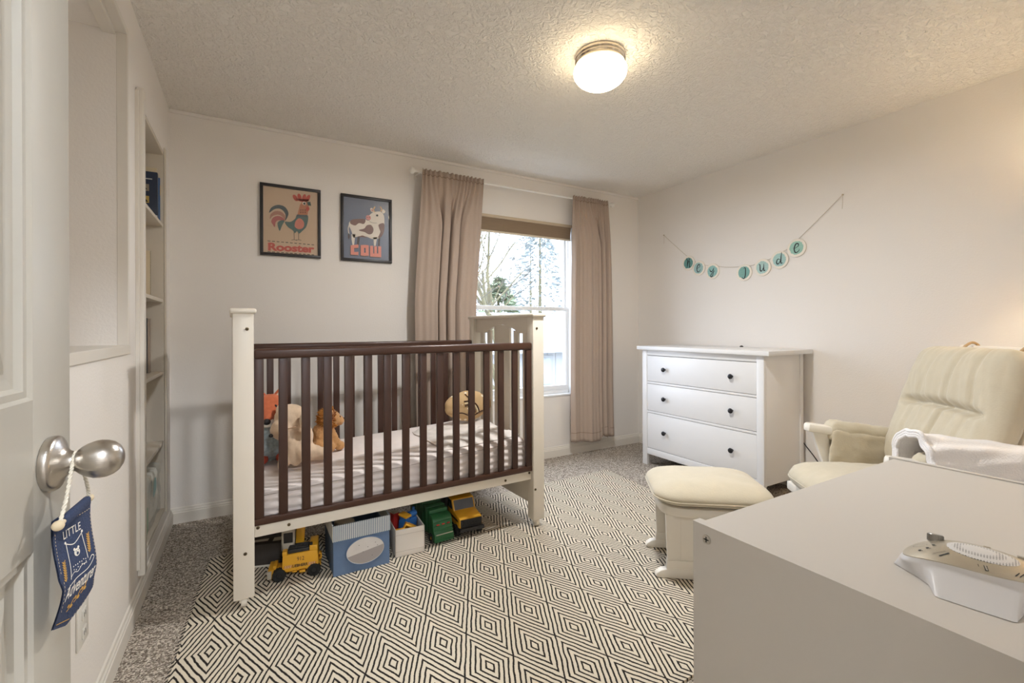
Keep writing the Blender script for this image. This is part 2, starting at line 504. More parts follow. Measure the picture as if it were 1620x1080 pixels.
def base_profile(mb, p0, p1, nrm):
    """moulded baseboard between two floor points, nrm points into the room"""
    prof = [(0, 0), (.014, 0), (.014, .062), (.011, .066), (.011, .072), (.007, .078), (.005, .088), (.0, .092)]
    p0 = Vector(p0); p1 = Vector(p1); n = Vector(nrm)
    A = [p0+n*a+Vector((0, 0, b)) for a, b in prof]; B = [p1+n*a+Vector((0, 0, b)) for a, b in prof]
    k = len(prof)
    mb.raw(A+B, [(i, (i+1) % k, k+(i+1) % k, k+i) for i in range(k)]+[list(range(k))[::-1], list(range(k, 2*k))])
mb = MB(); base_profile(mb, (0, 0, 0), (RW, 0, 0), (0, -1, 0)); structure('baseboard_back', mb, M['trim'])
mb = MB(); base_profile(mb, (0, FY, 0), (0, -.016, 0), (1, 0, 0)); structure('baseboard_left', mb, M['trim'])
mb = MB(); base_profile(mb, (RW, FY, 0), (RW, -.016, 0), (-1, 0, 0)); structure('baseboard_right', mb, M['trim'])
# trim round the plain niche, cove at the back wall, soffit, door jamb
mb = MB()
mb.box((-.028, NY1-.001, NZ0), (.006, NY1+.020, NZ1+.022), .002)
mb.box((-.028, NY0-.02, NZ0), (.006, NY0+.001, NZ1+.022), .002)
mb.box((-.16, NY0-.03, NZ0-.033), (.008, NY1+.02, NZ0+.001), .002)
mb.box((-.028, NY0, NZ1-.001), (.0055, NY1-.001, NZ1+.022), .002); mb.box((-.07, NY0, NZ1-.012), (-.03, NY1, NZ1+.001), .002)
structure('trim_1', mb, M['trim'])
mb = MB(); mb.box((0, -.014, RH-.022), (RW, 0, RH), .004); structure('trim_2', mb, M['wall'])
mb = MB(); mb.box((2.3, FY, 2.30), (RW, -2.826, RH)); structure('trim_3', mb, M['wall'])
mb = MB()
mb.box((DX0, FY-.13, 0), (DX0+.018, FY+.005, DZ)); mb.box((DX1-.018, FY-.13, 0), (DX1, FY+.005, DZ)); mb.box((DX0, FY-.13, DZ-.018), (DX1, FY+.005, DZ))
mb.box((DX1-.005, FY, 0), (DX1+.06, FY+.014, DZ+.06), .004); mb.box((DX0-.06, FY, DZ-.005), (DX1+.06, FY+.014, DZ+.06), .004)
structure('trim_4', mb, M['trim'])

# outlet plate on the left wall
ol = thing('wall_outlet', 'white outlet plate low on the left wall behind the denim pennant', 'outlet', (0, -1.665, .345))
mb = MB(); mb.box((0, -.045, -.058), (.006, .045, .058), .003); mb.build('cover_plate', M['outlet'], ol)
for dz in (-.025, .025):
    mb = MB(); mb.box((.006, -.017, dz-.014), (.0085, .017, dz+.014), .002)
    s = mb.build('socket', M['outlet'], ol)
    mb = MB(); mb.box((.0085, -.008, dz-.006), (.0088, -.005, dz+.006)); mb.box((.0085, .005, dz-.006), (.0088, .008, dz+.006))
    mb.build('slot', M['dark'], s)

# ------------------------------------------------------------------ window
win = thing('window_1', None, None, (WX0, .05, WZ0), kind='structure')
win['kind'] = 'structure'
def wbox(mb, a, b, bev=.003, mi=0): mb.box(a, b, bev, 2, mi)
ww, wh = WX1-WX0, WZ1-WZ0
mb = MB()   # outer frame with reveal liner
for a, b in (((0, 0, 0), (.030, .07, wh)), ((ww-.012, 0, 0), (ww, .07, wh)), ((0, 0, 0), (ww, .07, .04)), ((0, 0, wh-.03), (ww, .07, wh))): wbox(mb, a, b)
mb.build('window_frame', M['vinyl'], win)
mr = .765   # meeting rail height above the sill
mb = MB()
for a, b in (((.03, .035, mr-.008), (.055, .06, wh-.03)), ((ww-.03, .035, mr-.008), (ww-.012, .06, wh-.03)), ((.03, .03, mr-.005), (ww-.012, .06, mr+.03)), ((.03, .035, wh-.06), (ww-.012, .06, wh-.03))): wbox(mb, a, b)
us = mb.build('upper_sash', M['vinyl'], win)
mb = MB(); mb.box((.05, .047, mr), (ww-.025, .051, wh-.04)); mb.build('glass_pane', M['glass'], us)
mb = MB()
for a, b in (((.03, .004, .04), (.06, .03, mr+.028)), ((ww-.036, .004, .04), (ww-.012, .03, mr+.028)), ((.03, .002, mr-.006), (ww-.012, .03, mr+.028)), ((.03, .002, .04), (ww-.012, .03, .085))): wbox(mb, a, b)
mb.box((ww*.5-.03, -.008, mr+.004), (ww*.5+.03, .004, mr+.018), .003)
ls = mb.build('lower_sash', M['vinyl'], win)
mb = MB(); mb.box((.05, .015, .07), (ww-.03, .019, mr)); mb.build('glass_pane', M['glass'], ls)
mb = MB(); mb.box((0, -.058, -.005), (ww, .0, .012), .004); mb.build('window_sill', M['vinyl'], win)
mb = MB(); mb.box((ww-.006, -.05, .01), (ww, 0, wh), .0); mb.box((0, -.05, .01), (.006, 0, wh)); mb.box((0, -.05, wh-.006), (ww, 0, wh))
mb.build('window_reveal', M['vinyl'], win)

# woven shade at the head of the window
bl = thing('roller_shade', 'brown woven shade rolled up at the head of the window', 'shade', (WX0, .012, 1.945))
mb = MB()
hz = .105
mb.surf(lambda u, v: Vector((.012+(ww-.024)*u, -.004+.010*sin(v*pi)*.6-.012*v, v*hz)), 24, 8)
mb.surf(lambda u, v: Vector((.012+(ww-.024)*u, .006-.012*v, v*hz)), 24, 8)
mb.build('shade_fabric', M['blind'], bl)
mb = MB(); mb.box((.01, -.03, hz), (ww-.01, .02, hz+.024), .004); mb.build('head_rail', mat('shade_rail', (196, 178, 152), .5), bl)
mb = MB(); mb.box((.012, -.008, -.012), (ww-.012, .010, .004), .003); mb.build('bottom_rail', mat('shade_bottom', (214, 200, 178), .5), bl)

# ------------------------------------------------------------------ curtain rod and curtains
rd = thing('curtain_rod', 'white curtain rod with ball finials above the window', 'curtain rod', (2.405, -.08, 2.297))
hl = .945
mb = MB(); mb.cyl((-hl, 0, 0), (hl, 0, 0), .0095, n=16); mb.build('rod', M['rod'], rd)
for sx in (-1, 1):
    mb = MB(); mb.lathe([(0, -.022), (.010, -.021), (.012, -.014), (.019, -.008), (.0235, .003), (.0215, .014), (.013, .022), (0, .025)], 20, M=T(sx*(hl+.016), 0, 0) @ RY(sx*pi/2))
    mb.build('finial', M['rod'], rd)
    mb = MB(); mb.box((sx*(hl-.03)-.006, -.006, -.014), (sx*(hl-.03)+.006, .0795, -.008), .002); mb.box((sx*(hl-.03)-.012, .074, -.035), (sx*(hl-.03)+.012, .0795, .02), .002)
    mb.box((sx*(hl-.03)-.006, -.012, -.018), (sx*(hl-.03)+.006, .012, -.008), .002)
    mb.build('bracket', M['rod'], rd)

def curtain(name, label, x0t, x1t, xs, ztop, zbot, plan, seed):
    """xs(v) -> (left, right) edges by height fraction from top; plan = fold line seen from above (x fraction, metres out)"""
    o = thing(name, label, 'curtain', ((x0t+x1t)/2, -.08, 0), group='curtains beside the window')
    L = catmull([(px_*.45, py_, 0) for px_, py_ in plan], 8)
    acc = [0]
    for i in range(1, len(L)): acc.append(acc[-1]+(L[i]-L[i-1]).length)
    def fold(u):
        d = u*acc[-1]
        for i in range(1, len(acc)):
            if d <= acc[i] or i == len(acc)-1:
                t_ = (d-acc[i-1])/max(1e-9, acc[i]-acc[i-1]); q = L[i-1].lerp(L[i], min(1, t_)); return q.x/.45, q.y
    tab = [fold(i/400) for i in range(401)]
    def pos(u, v):
        fx_, fy_ = tab[min(400, int(round(u*400)))]
        k = min(1, v*5.0); k = k*k*(3-2*k)
        a, b = xs(v)
        xx = u*(1-k)+fx_*k
        x = a+(b-a)*xx + .007*noise.noise((xx*5, v*2.5, seed+3.3))*v
        gather = .0085*sin(u*85+seed+3*sin(u*9))*max(0, 1-v*4)
        gather += (.0055*sin(xx*36+seed)+.0025*sin(xx*67+2*seed))*k
        y = -.100-fy_*k*1.1-gather-.004*noise.noise((u*5+seed, v*3, seed))
        y = min(y, -.020) if v > .08 else min(y, -.092)
        z = ztop-(ztop-zbot(xx))*v
        if v < .022: z += .004*sin(u*95+seed)+.003*noise.noise((u*30, 0, seed))
        return Vector((x, y, z))
    mb = MB(); mb.surf(pos, 220, 70)
    p = mb.build('curtain_panel', M['curtain'], o, world=True, smooth=180)
    s = p.modifiers.new('thickness', 'SOLIDIFY'); s.thickness = .0018; s.offset = 0
    for nm, v0, dv in (('rod_pocket_seam', .016, .004), ('hem', .962, .003)):
        mb = MB(); mb.surf(lambda u, v: pos(u, v0+dv*v)+Vector((0, -.0016, 0)), 220, 1)
        mb.build(nm, mat(name+'_seam', (146, 128, 114), .95), o, world=True, smooth=180)
    return o

def xsL(v): return (1.511-.055*min(1, v*2.2)-.01*sin(v*4), 2.015-.075*min(1, v*2.2))
curtain('curtain', 'taupe linen curtain left of the window, hanging behind the crib', 1.511, 2.015, xsL, 2.318, lambda u: .12+.01*sin(u*9),
        [(0, .0), (.06, .016), (.16, .010), (.26, .020), (.335, .016), (.350, -.004), (.325, -.045), (.345, -.060), (.368, -.030), (.385, .010), (.43, .022), (.480, .012), (.490, -.012), (.468, -.050), (.49, -.062), (.512, -.030), (.53, .008), (.575, .026), (.635, .016), (.640, -.006), (.625, -.028), (.65, -.032), (.68, -.004), (.74, .016), (.86, .010), (.94, .018), (1, .0)], 1.7)
def xsR(v): return (2.898-.015*sin(v*3)-.03*v, 3.304+.066*v+.012*sin(v*5))
curtain('curtain', 'taupe linen curtain right of the window, hem above the baseboard', 2.898, 3.304, xsR, 2.318, lambda u: .125+.028*(abs(u-.75) < .07)+.012*sin(u*7+1),
        [(0, .0), (.06, .016), (.16, .014), (.25, .0), (.33, .014), (.50, .024), (.62, .012), (.70, .018), (.715, -.004), (.690, -.046), (.712, -.062), (.738, -.026), (.755, .012), (.80, .022), (.845, .010), (.850, -.008), (.840, -.026), (.865, -.028), (.89, -.004), (.94, .016), (1, .004)], 5.1)

# ------------------------------------------------------------------ ceiling light
cl = thing('ceiling_light', 'lit mushroom glass flush ceiling light with nickel rim', 'ceiling light', (1.853, -1.66, RH))
mb = MB(); mb.lathe([(0, 0), (.112, 0), (.117, -.004), (.117, -.014), (.112, -.018), (.116, -.022), (.118, -.030), (.112, -.035), (.114, -.040), (.115, -.048), (.10, -.052), (0, -.052)], 48)
mb.build('nickel_rim', M['chrome'], cl)
mb = MB(); mb.lathe([(.098, -.0525), (.112, -.056), (.123, -.066), (.126, -.080), (.122, -.098), (.108, -.118), (.085, -.135), (.055, -.147), (.025, -.153), (0, -.155)], 48)
mb.build('glass_shade', M['lampglass'], cl, smooth=180)

dl = bpy.data.lights.new('ceiling_light_bulb', 'AREA'); dl.shape = 'DISK'; dl.size = .16; dl.energy = 17; dl.color = (.97, .985, 1.0)
do_ = bpy.data.objects.new('ceiling_light_bulb', dl); COL.objects.link(do_); do_.location = (1.853, -1.66, RH-.160)

# ------------------------------------------------------------------ built-in bookcase
bc = thing('built_in_bookcase', 'tall narrow built-in bookcase recessed in the left wall near the corner', 'bookcase', (0, (BY0+BY1)/2, BZ0))
def bcb(a, b, bev=.0015):
    m_ = MB(); m_.box(a, b, bev); return m_
D = .27
e = .0015
mb = MB(); mb.box((-D, BY0+e, BZ0+e), (-D+.006, BY1-e, BZ1-e)); mb.build('back_panel', M['case'], bc, world=True)
for y0, y1 in ((BY0+e, BY0+.018), (BY1-.018, BY1-e)):
    mb = MB(); mb.box((-D+.006, y0, BZ0+e), (-.0005, y1, BZ1-e)); mb.build('side_panel', M['case'], bc, world=True)
SH = [1.722, 1.309, .917, .537]
for z in SH:
    mb = MB(); mb.box((-D+.006, BY0+.018, z-.018), (-.004, BY1-.018, z), .0015); mb.build('shelf', M['case'], bc, world=True)
for nm, z0, z1 in (('top_panel', BZ1-.018, BZ1-e), ('bottom_panel', BZ0+e, BZ0+.018)):
    mb = MB(); mb.box((-D+.006, BY0+.018, z0), (-.001, BY1-.018, z1), .001); mb.build(nm, M['case'], bc, world=True)
mb = MB(); mb.box((.001, -.938, .13), (.027, -.897, 2.142), .004)
mb.box((.0005, -.950, .16), (.012, -.938, 2.125)); mb.build('near_casing', M['trim'], bc, world=True)
mb = MB(); mb.box((.0005, BY1-.012, .145), (.008, BY1+.022, 2.14), .002); mb.build('far_casing', M['case'], bc, world=True)

def book(label, y0, y1, x0, x1, z, h, col, spine=None, art=None, tilt=0):
    """upright book: spine at x1 facing the room, covers face along y"""
    o = thing('book', label, 'book', ((x0+x1)/2, (y0+y1)/2, z+.0008), group='books in the built-in bookcase')
    w = (x1-x0)/2; t = (y1-y0)/2
    mm = mat('book_cover', col, .4)
    mb = MB(); c = .0022
    mb.box((-w, -t, 0), (w, -t+c, h), .0006); mb.box((-w, t-c, 0), (w, t, h), .0006)
    mb.build('cover', mm, o)
    mb = MB(); mb.box((w-.003, -t, 0), (w, t, h), .0012); mb.build('spine', mat('book_spine', spine or col, .4), o)
    mb = MB(); mb.box((-w+.004, -t+c, .004), (w-.003, t-c, h-.004)); mb.build('pages', mat('book_pages', (224, 214, 192), .9), o)
    if art:
        a = Art((-w, -t, 0), (1, 0, 0), (0, 0, 1), (0, -1, 0))
        ms = art(a, 2*w, h)
        a.mb.build('cover_print', ms, o, smooth=0)
    return o
def navy_art(a, w, h):
    a.poly([(w*.66, h*.60), (w*.84, h*.60), (w*.84, h*.74), (w*.66, h*.74)], 0)
    a.poly([(w*.66, h*.36), (w*.84, h*.36), (w*.84, h*.50), (w*.66, h*.50)], 1)
    a.poly([(w*.70, h*.38), (w*.76, h*.46), (w*.82, h*.38)], 2, 2); a.poly([(w*.68, h*.63), (w*.74, h*.70), (w*.81, h*.63)], 2, 2)
    a.poly([(w*.66, h*.84), (w*.9, h*.84), (w*.9, h*.86), (w*.66, h*.86)], 3)
    a.poly([(w*.80, .0), (w, .0), (w, h*.12), (w*.80, h*.15)], 3)
    return [mat('cover_photo', (150, 140, 122), .5), mat('cover_gold', (196, 170, 96), .5), M['ink'], mat('cover_pale', (196, 200, 204), .5)]
book('navy book with photo panels on its cover, top shelf of the bookcase', -.262, -.236, -.24, -.020, SH[0], .262, (38, 50, 72), (44, 58, 84), navy_art)
book('cream book peeking above the navy one on the top shelf', -.234, -.225, -.235, -.026, SH[0], .292, (214, 200, 170))
o = book('thin blue book with a yellow block on its spine, nearest the back wall', -.224, -.216, -.20, -.014, SH[0], .245, (70, 104, 150), (60, 96, 148))
mb = MB(); mb.box((.0928, -.0041, .150), (.0934, .0041, .205)); mb.build('yellow_block', mat('spine_yellow', (216, 176, 60), .4), o, smooth=0)
o = book('thin black-edged cream book on the second shelf', -.405, -.394, -.24, -.03, SH[1], .235, (206, 190, 160), (40, 36, 34))
book('orange book on the third shelf, nearest the camera', -.385, -.368, -.25, -.078, SH[2], .245, (196, 128, 78), (206, 140, 88))
book('black book in the middle of the third shelf', -.366, -.322, -.24, -.054, SH[2], .285, (34, 36, 44), (30, 32, 40))
book('grey beige book at the far end of the third shelf row', -.320, -.290, -.23, -.046, SH[2], .283, (170, 152, 134), (160, 140, 124))
# wrapped pack of diapers on the lowest shelf
dp = thing('diaper_pack', 'clear plastic wrapped pack of diapers on the lowest bookcase shelf', 'diaper pack', (-.13, -.50, BZ0+.018))
def wr(p, n): return p + n*(.006*noise.noise(p*22)+.004*noise.noise(p*60))
mb = MB()
for k in range(7):
    y = -.25+k*.072
    mb.rbox((-.105, y, .004), (.105, y+.066, .245), .02, 8, lambda p, n: p+n*(.004*noise.noise(p*40+Vector((k, 0, 0)))))
mb.build('folded_diapers', mat('diaper_paper', (226, 222, 210), .8, bump=.4, bscale=60), dp)
mb = MB(); mb.rbox((-.118, -.262, .001), (.118, .265, .268), .03, 26, wr)
wrapm = mat('wrap_plastic', (232, 236, 230), .15, trans=.0); 
nt = wrapm.node_tree; bsdf = nt.nodes['Principled BSDF']; bsdf.inputs['Alpha'].default_value = .28
mb.build('plastic_wrap', wrapm, dp)
a = Art((.119, -.2, .03), (0, 1, 0), (0, 0, 1), (1, 0, 0), .0005)
a.smooth([(.0, 0), (.06, .02), (.05, .12), (.01, .10)], 0, 6); a.smooth([(.2, .12), (.28, .14), (.27, .2), (.21, .19)], 1, 6)
a.mb.build('printed_patch', [mat('pack_green', (150, 186, 160), .4), mat('pack_teal', (120, 170, 170), .4)], dp, smooth=0)

# ------------------------------------------------------------------ open door at the left edge
DA = radians(3.6)
DM = Matrix(((sin(DA), cos(DA), 0, .177), (cos(DA), -sin(DA), 0, -2.538), (0, 0, 1, 0), (0, 0, 0, 1)))   # local x along the door, y out of its face
dr = thing('door_1', None, None, M=T(.177, -2.538, 0) @ RZ(pi/2-DA))
dr['kind'] = 'structure'
# local frame: x along the door towards its free edge, y away from the wall-facing side is -y
E1, HINGE, DT = .066, -.70, .035
def dbox(mb, a0, z0, a1, z1, d0, d1, bev=.0): mb.box((a0, -d1, z0), (a1, -d0, z1), bev)
mb = MB()
px1, px0 = -.039, -.595
rows = [(.13, .881), (1.061, 1.90)]
dbox(mb, px1, .008, E1, 2.03, -DT, 0, .001); dbox(mb, HINGE, .008, px0, 2.03, -DT, 0, .001)
dbox(mb, px0, .008, px1, rows[0][0], -DT, 0); dbox(mb, px0, rows[0][1], px1, rows[1][0], -DT, 0); dbox(mb, px0, rows[1][1], px1, 2.03, -DT, 0)
mb.build('door_slab', M['door'], dr)
for z0, z1 in rows:
    mb = MB()
    def ring(inset, depth): return [(px0+inset, -depth, z0+inset), (px1-inset, -depth, z0+inset), (px1-inset, -depth, z1-inset), (px0+inset, -depth, z1-inset)]
    steps = [(0, 0), (.004, -.004), (.012, -.004), (.016, -.011), (.028, -.012), (.034, -.012), (.044, -.008), (.060, -.004)]
    V = []; F = []
    for i, (a_, b_) in enumerate(steps): V += ring(a_, b_)
    for i in range(len(steps)-1):
        for k in range(4): F.append((4*i+k, 4*i+(k+1) % 4, 4*i+4+(k+1) % 4, 4*i+4+k))
    F.append([4*(len(steps)-1)+k for k in range(4)])
    mb.raw(V, F); mb.box((px0, DT*.45, z0), (px1, DT, z1))
    mb.build('door_panel', M['door'], dr, smooth=0)
kn = MB(); kn.lathe([(0, 0), (.0335, 0), (.0345, .003), (.0345, .007), (.033, .0095), (.029, .0115), (.0205, .0145), (.0145, .020), (.0125, .026), (0, .026)], 40, M=T(0, -.0005, .975) @ RX(pi/2))
kn.cyl((.014, -.0105, .965), (.014, -.0165, .965), .0032, n=12)
rose = kn.build('door_knob_rosette', M['nickel'], dr)
mb = MB(); mb.cyl((.014, -.0162, .965), (.014, -.0168, .965), .0018, n=10); mb.build('lock_hole', M['dark'], rose)
mb = MB()
mb.lathe([(.0118, .022), (.0118, .0255), (.0135, .0275), (.0175, .032), (.0212, .038), (.0238, .045), (.0246, .0515), (.0238, .058), (.0212, .0645), (.0165, .070), (.0100, .0738), (.004, .0753), (0, .0756)], 40, M=T(0, -.0005, .975) @ RX(pi/2))
mb.build('door_knob', M['nickel'], dr, smooth=180)

# denim pennant hanging from the knob
pn = thing('pennant', 'denim fabric pennant on a white cord hanging from the door knob', 'pennant', M=T(.177, -2.538, 0) @ RZ(pi/2-DA))
PO = .030
def pcurl(u, v, k):   # u along door, v height; gentle curl of the hanging cloth
    yy = PO + .006*sin((u+.01)*40) + .004*sin((v-.78)*38) - (.012*max(0, (.83-v))/.05*.6)
    return Vector((u, -(yy+k), v))
outl = [(-.0497, .917), (.0277, .920), (.0250, .87), (.0223, .812), (.031, .7964), (.010, .7835), (-.0133, .7718), (-.0472, .786), (-.0431, .8273), (-.0504, .8454)]
dense = []
for i in range(len(outl)):
    p, q = outl[i], outl[(i+1) % len(outl)]
    n_ = 6
    for t_ in range(n_): dense.append((p[0]+(q[0]-p[0])*t_/n_, p[1]+(q[1]-p[1])*t_/n_))
def inL(v):   # left and right edge at height v
    xs_ = []
    for i in range(len(outl)):
        p, q = outl[i], outl[(i+1) % len(outl)]
        if (p[1]-v)*(q[1]-v) <= 0 and abs(p[1]-q[1]) > 1e-6:
            xs_.append(p[0]+(q[0]-p[0])*(v-p[1])/(q[1]-p[1]))
    return (min(xs_), max(xs_)) if len(xs_) > 1 else (xs_[0], xs_[0])
mb = MB()
def pfab(s):
    def f(u, v):
        vv = .7725+(.9165-.7725)*v
        a_, b_ = inL(vv)
        return pcurl(a_+(b_-a_)*u, vv, s)
    return f
mb.surf(pfab(.0009), 14, 44); mb.surf(pfab(-.0009), 14, 44)
mb.box((-.0505, -PO-.004, .908), (.0278, -PO+.004, .921), .003)
cloth = mb.build('cloth', M['denim'], pn, smooth=180)
mb = MB(); mb.cyl((-.066, -PO, .915), (.036, -PO, .916), .0032, n=12); mb.ell((-.063, -PO, .915), (.006, .006, .006)); mb.ell((.033, -PO, .916), (.005, .005, .005))
mb.build('dowel', mat('dowel_wood', (214, 196, 164), .6), pn)
mb = MB()
def rope(pts):
    P = catmull(pts, 14)
    for s_ in (0, pi):
        Q = []
        for i, p in enumerate(P):
            Q.append(p+Vector((.0011*cos(i*1.2+s_), .0011*sin(i*1.2+s_), 0)))
        mb.tube(Q, .0014, 6)
kx, kz = 0, .975
rope([(-.058, -PO, .917), (-.040, -PO, .940), (-.018, -.0275, .966), (-.010, -.0275, .982), (0, -.0275, .9885), (.0125, -.0275, .980), (.018, -.0275, .962), (.026, -PO, .936), (.032, -PO, .917)])
mb.build('cord', M['cord'], pn, smooth=180)
a = Art((0, 0, 0), (1, 0, 0), (0, 0, 1), (0, -1, 0), .0004, fn=lambda u, v, k: pcurl(u, v, .0011+k))
def dash(p, q, n_, mi, w=.0008):
    for i in range(n_):
        t0, t1 = (i+.1)/n_, (i+.65)/n_
        a.stroke([(p[0]+(q[0]-p[0])*t0, p[1]+(q[1]-p[1])*t0), (p[0]+(q[0]-p[0])*t1, p[1]+(q[1]-p[1])*t1)], w, mi, smooth=False)
dash((-.046, .905), (.024, .905), 14, 1); dash((-.046, .90), (-.0468, .85), 12, 1); dash((.0235, .90), (.0195, .815), 18, 1)
dash((-.0435, .84), (-.0395, .80), 8, 1); dash((.019, .812), (.0265, .797), 4, 1); dash((.0255, .795), (-.010, .7765), 9, 1); a.stroke([(-.012, .779), (-.042, .789)], .001, 2)
a.text('LITTLE', -.030, .886, .001, .896, 0, spacing=1.05, offset=.006)
# tent flag with a little bear face
a.stroke([(-.028, .880), (-.014, .874), (.002, .882)], .0011, 0); a.circ((.002, .883), .0018, 0); a.circ((-.028, .881), .0016, 0)
a.stroke([(-.027, .879), (-.027, .850), (-.029, .835)], .0011, 0); a.stroke([(.001, .880), (.003, .860), (.004, .846)], .0011, 0)
a.circ((-.012, .862), .0048, 0); a.circ((-.0155, .867), .0017, 0); a.circ((-.0085, .867), .0017, 0)
a.circ((-.012, .8605), .0020, 3, 2); a.circ((-.0138, .864), .0007, 3, 2); a.circ((-.0102, .864), .0007, 3, 2)
for i in range(14):
    a.circ((-.022+.0036*(i % 7), .848-.005*(i//7)+.001*sin(i*3)), .0008, 0)
a.stroke([(-.028, .838), (-.022, .841), (-.016, .839), (-.008, .843), (.001, .842)], .0008, 0)
a.text('Adventurer', -.038, .812, .018, .829, 0, slant=.006, shear=.35, offset=.012)
a.stroke([(-.036, .826), (-.02, .832), (.002, .834), (.016, .842), (.012, .846), (.006, .842)], .0011, 0)
for (x0_, z0_, x1_, z1_) in ((-.039, .838, -.037, .862), (.009, .852, .012, .876)):
    a.stroke([(x0_, z0_), (x1_, z1_)], .0009, 2, smooth=False)
    for t_ in range(8):
        x_, z_ = x0_+(x1_-x0_)*t_/8, z0_+(z1_-z0_)*t_/8
        a.stroke([(x_, z_), (x_+.0035, z_+.0035)], .0011, 2, smooth=False)
        a.stroke([(x_, z_), (x_-.0028, z_+.0035)], .0011, 2, smooth=False)
for k in range(3):
    x_, z_ = -.022+.010*k, .795+.0055*k
    a.stroke([(x_-.004, z_), (x_, z_+.003), (x_+.004, z_+.012)], .0016, 2)
    a.circ((x_+.003, z_+.003), .0022, 2); a.circ((x_-.003, z_+.006), .002, 2)
a.mb.build('printed_design', [M['thread'], M['stitch'], M['gold'], M['denim']], cloth, smooth=0)

# ------------------------------------------------------------------ rug
RC = [(.232, -.62), (2.887, -.535), (2.72, -2.285), (.105, -2.40)]   # corners as laid, slightly skewed
def rugxy(s, t):
    a_ = [RC[0][i]+(RC[1][i]-RC[0][i])*s for i in (0, 1)]; b_ = [RC[3][i]+(RC[2][i]-RC[3][i])*s for i in (0, 1)]
    return a_[0]+(b_[0]-a_[0])*t, a_[1]+(b_[1]-a_[1])*t
def ruguv(x, y): return (-2.501+11.4067*x-.3368*y+.3137*x*y, -1.8433-.6248*x-4.8806*y-.445*x*y)
RT = .009
rg = thing('area_rug', 'cream and black woven diamond pattern rug on the grey carpet', 'rug', (1.49, -1.46, 0))
mb = MB()
def rtop(s, t):
    x, y = rugxy(s, t)
    w_ = .004*noise.noise((t*14, s*3, 0)) if min(s, 1-s) < .03 else 0
    return Vector((x+w_, y+.003*noise.noise((s*20, 5, 0))*(min(t, 1-t) < .03), RT+.0006*noise.noise((x*5, y*5, 0))))
lay_uv = lambda a_, b_, co: ruguv(co.x, co.y)
mb.surf(rtop, 90, 60, uv=lay_uv)
def skirt(fn, n): mb.surf(lambda u, v: Vector((fn(u).x, fn(u).y, .0005+(fn(u).z-.0005)*(1-v))), n, 1, uv=lay_uv)
skirt(lambda u: rtop(u, 0), 90); skirt(lambda u: rtop(u, 1), 90); skirt(lambda u: rtop(0, u), 60); skirt(lambda u: rtop(1, u), 60)
body = mb.build('woven_body', M['rug'], rg, world=True, smooth=0)
mb = MB()   # fringe of dark and light yarn ends along the two short edges
rnd = random.Random(3)
for side in (0, 1):
    mb = MB()
    for k in range(150):
        t_ = (k+.5)/150
        p = rtop(side, t_); d = -1 if side == 0 else 1
        q = p+Vector((d*(.008+.006*rnd.random()), (rnd.random()-.5)*.008, -.006))
        mb.tube([p, (p+q)/2+Vector((0, 0, .001)), q], .0016, 4, mi=k % 2)
    mb.build('fringe', [mat('yarn_cream', (214, 202, 182), .95), mat('yarn_black', (42, 38, 36), .95)], rg, world=True)

# ------------------------------------------------------------------ crib
CX, CY_, CT = .343, -1.19, .0265
CL, CD, GZ = 1.527, .81, .0095
cr = thing('crib', 'baby crib with dark slatted side rails and cream end posts on casters', 'crib', (CX, CY_, 0), CT)
CRM = MW[cr.name]
def crib_end(x0, inner):
    """end panel; x0..x0+.075, inner = +1 when the inside is towards +x"""
    o = bpy.data.objects.new('end_panel', None); COL.objects.link(o); o.parent = cr
    xm = x0+.0375
    for y0 in (0, CD-.062):
        mb = MB(); mb.box((x0, y0, .052), (x0+.075, y0+.062, 1.21), .004); mb.build('post', M['crib'], o)
    mb = MB(); mb.box((x0-.010, -.012, 1.207), (x0+.085, CD+.012, 1.229), .009, 3); mb.build('cap_rail', M['crib'], o)
    # arched top board
    prof = [(.06, 1.21), (.06, 1.115)]
    N_ = 20
    a0, a1 = .235, CD-.235
    prof += [(.14, 1.112), (.185, 1.113), (.215, 1.120), (a0, 1.133)]
    for k in range(N_+1):
        t_ = k/N_; prof.append((a0+(a1-a0)*t_, 1.133+.034*sin(pi*t_)))
    prof += [(CD-.215, 1.120), (CD-.185, 1.113), (CD-.14, 1.112), (CD-.06, 1.115), (CD-.06, 1.21)]
    mb = MB(); mb.prism(prof, -.011, .011, M=Matrix(((0, 0, 1, xm), (1, 0, 0, 0), (0, 1, 0, 0), (0, 0, 0, 1)))); mb.build('arched_rail', M['crib'], o)
    for c, w in ((.135, .046), (.235, .052), (CD/2, .195), (CD-.235, .052), (CD-.135, .046)):
        mb = MB(); mb.box((xm-.008, c-w/2, .29), (xm+.008, c+w/2, 1.165 if abs(c-CD/2) < .01 else 1.13), .003); mb.build('slat', M['crib'], o)
    mb = MB(); mb.box((xm-.011, .055, .125), (xm+.011, CD-.055, .30), .004); mb.build('lower_board', M['crib'], o)
    return o
eA = crib_end(0, 1); eB = crib_end(CL-.075, -1)
def crib_side(y0, ymid):
    o = bpy.data.objects.new('side_rail', None); COL.objects.link(o); o.parent = cr
    mb = MB(); mb.box((.075, y0, 1.020), (CL-.075, y0+.034, 1.062), .010, 3); mb.build('top_rail', M['espressoh'], o)
    mb = MB(); mb.box((.075, y0+.003, .333), (CL-.075, y0+.031, .361), .003); mb.build('bottom_rail', M['espressoh'], o)
    for x0, x1 in ((.0765, .111), (CL-.112, CL-.0765)):
        mb = MB(); mb.box((x0, y0+.004, .361), (x1, y0+.030, 1.021), .003); mb.build('stile', M['espresso'], o)
    for k in range(14):
        x = .1835+.0892*k
        mb = MB(); mb.box((x-.0175, y0+.009, .360), (x+.0175, y0+.025, 1.021), .003); mb.build('slat', M['espresso'], o)
    return o
crib_side(.008, 0); crib_side(CD-.042, 0)
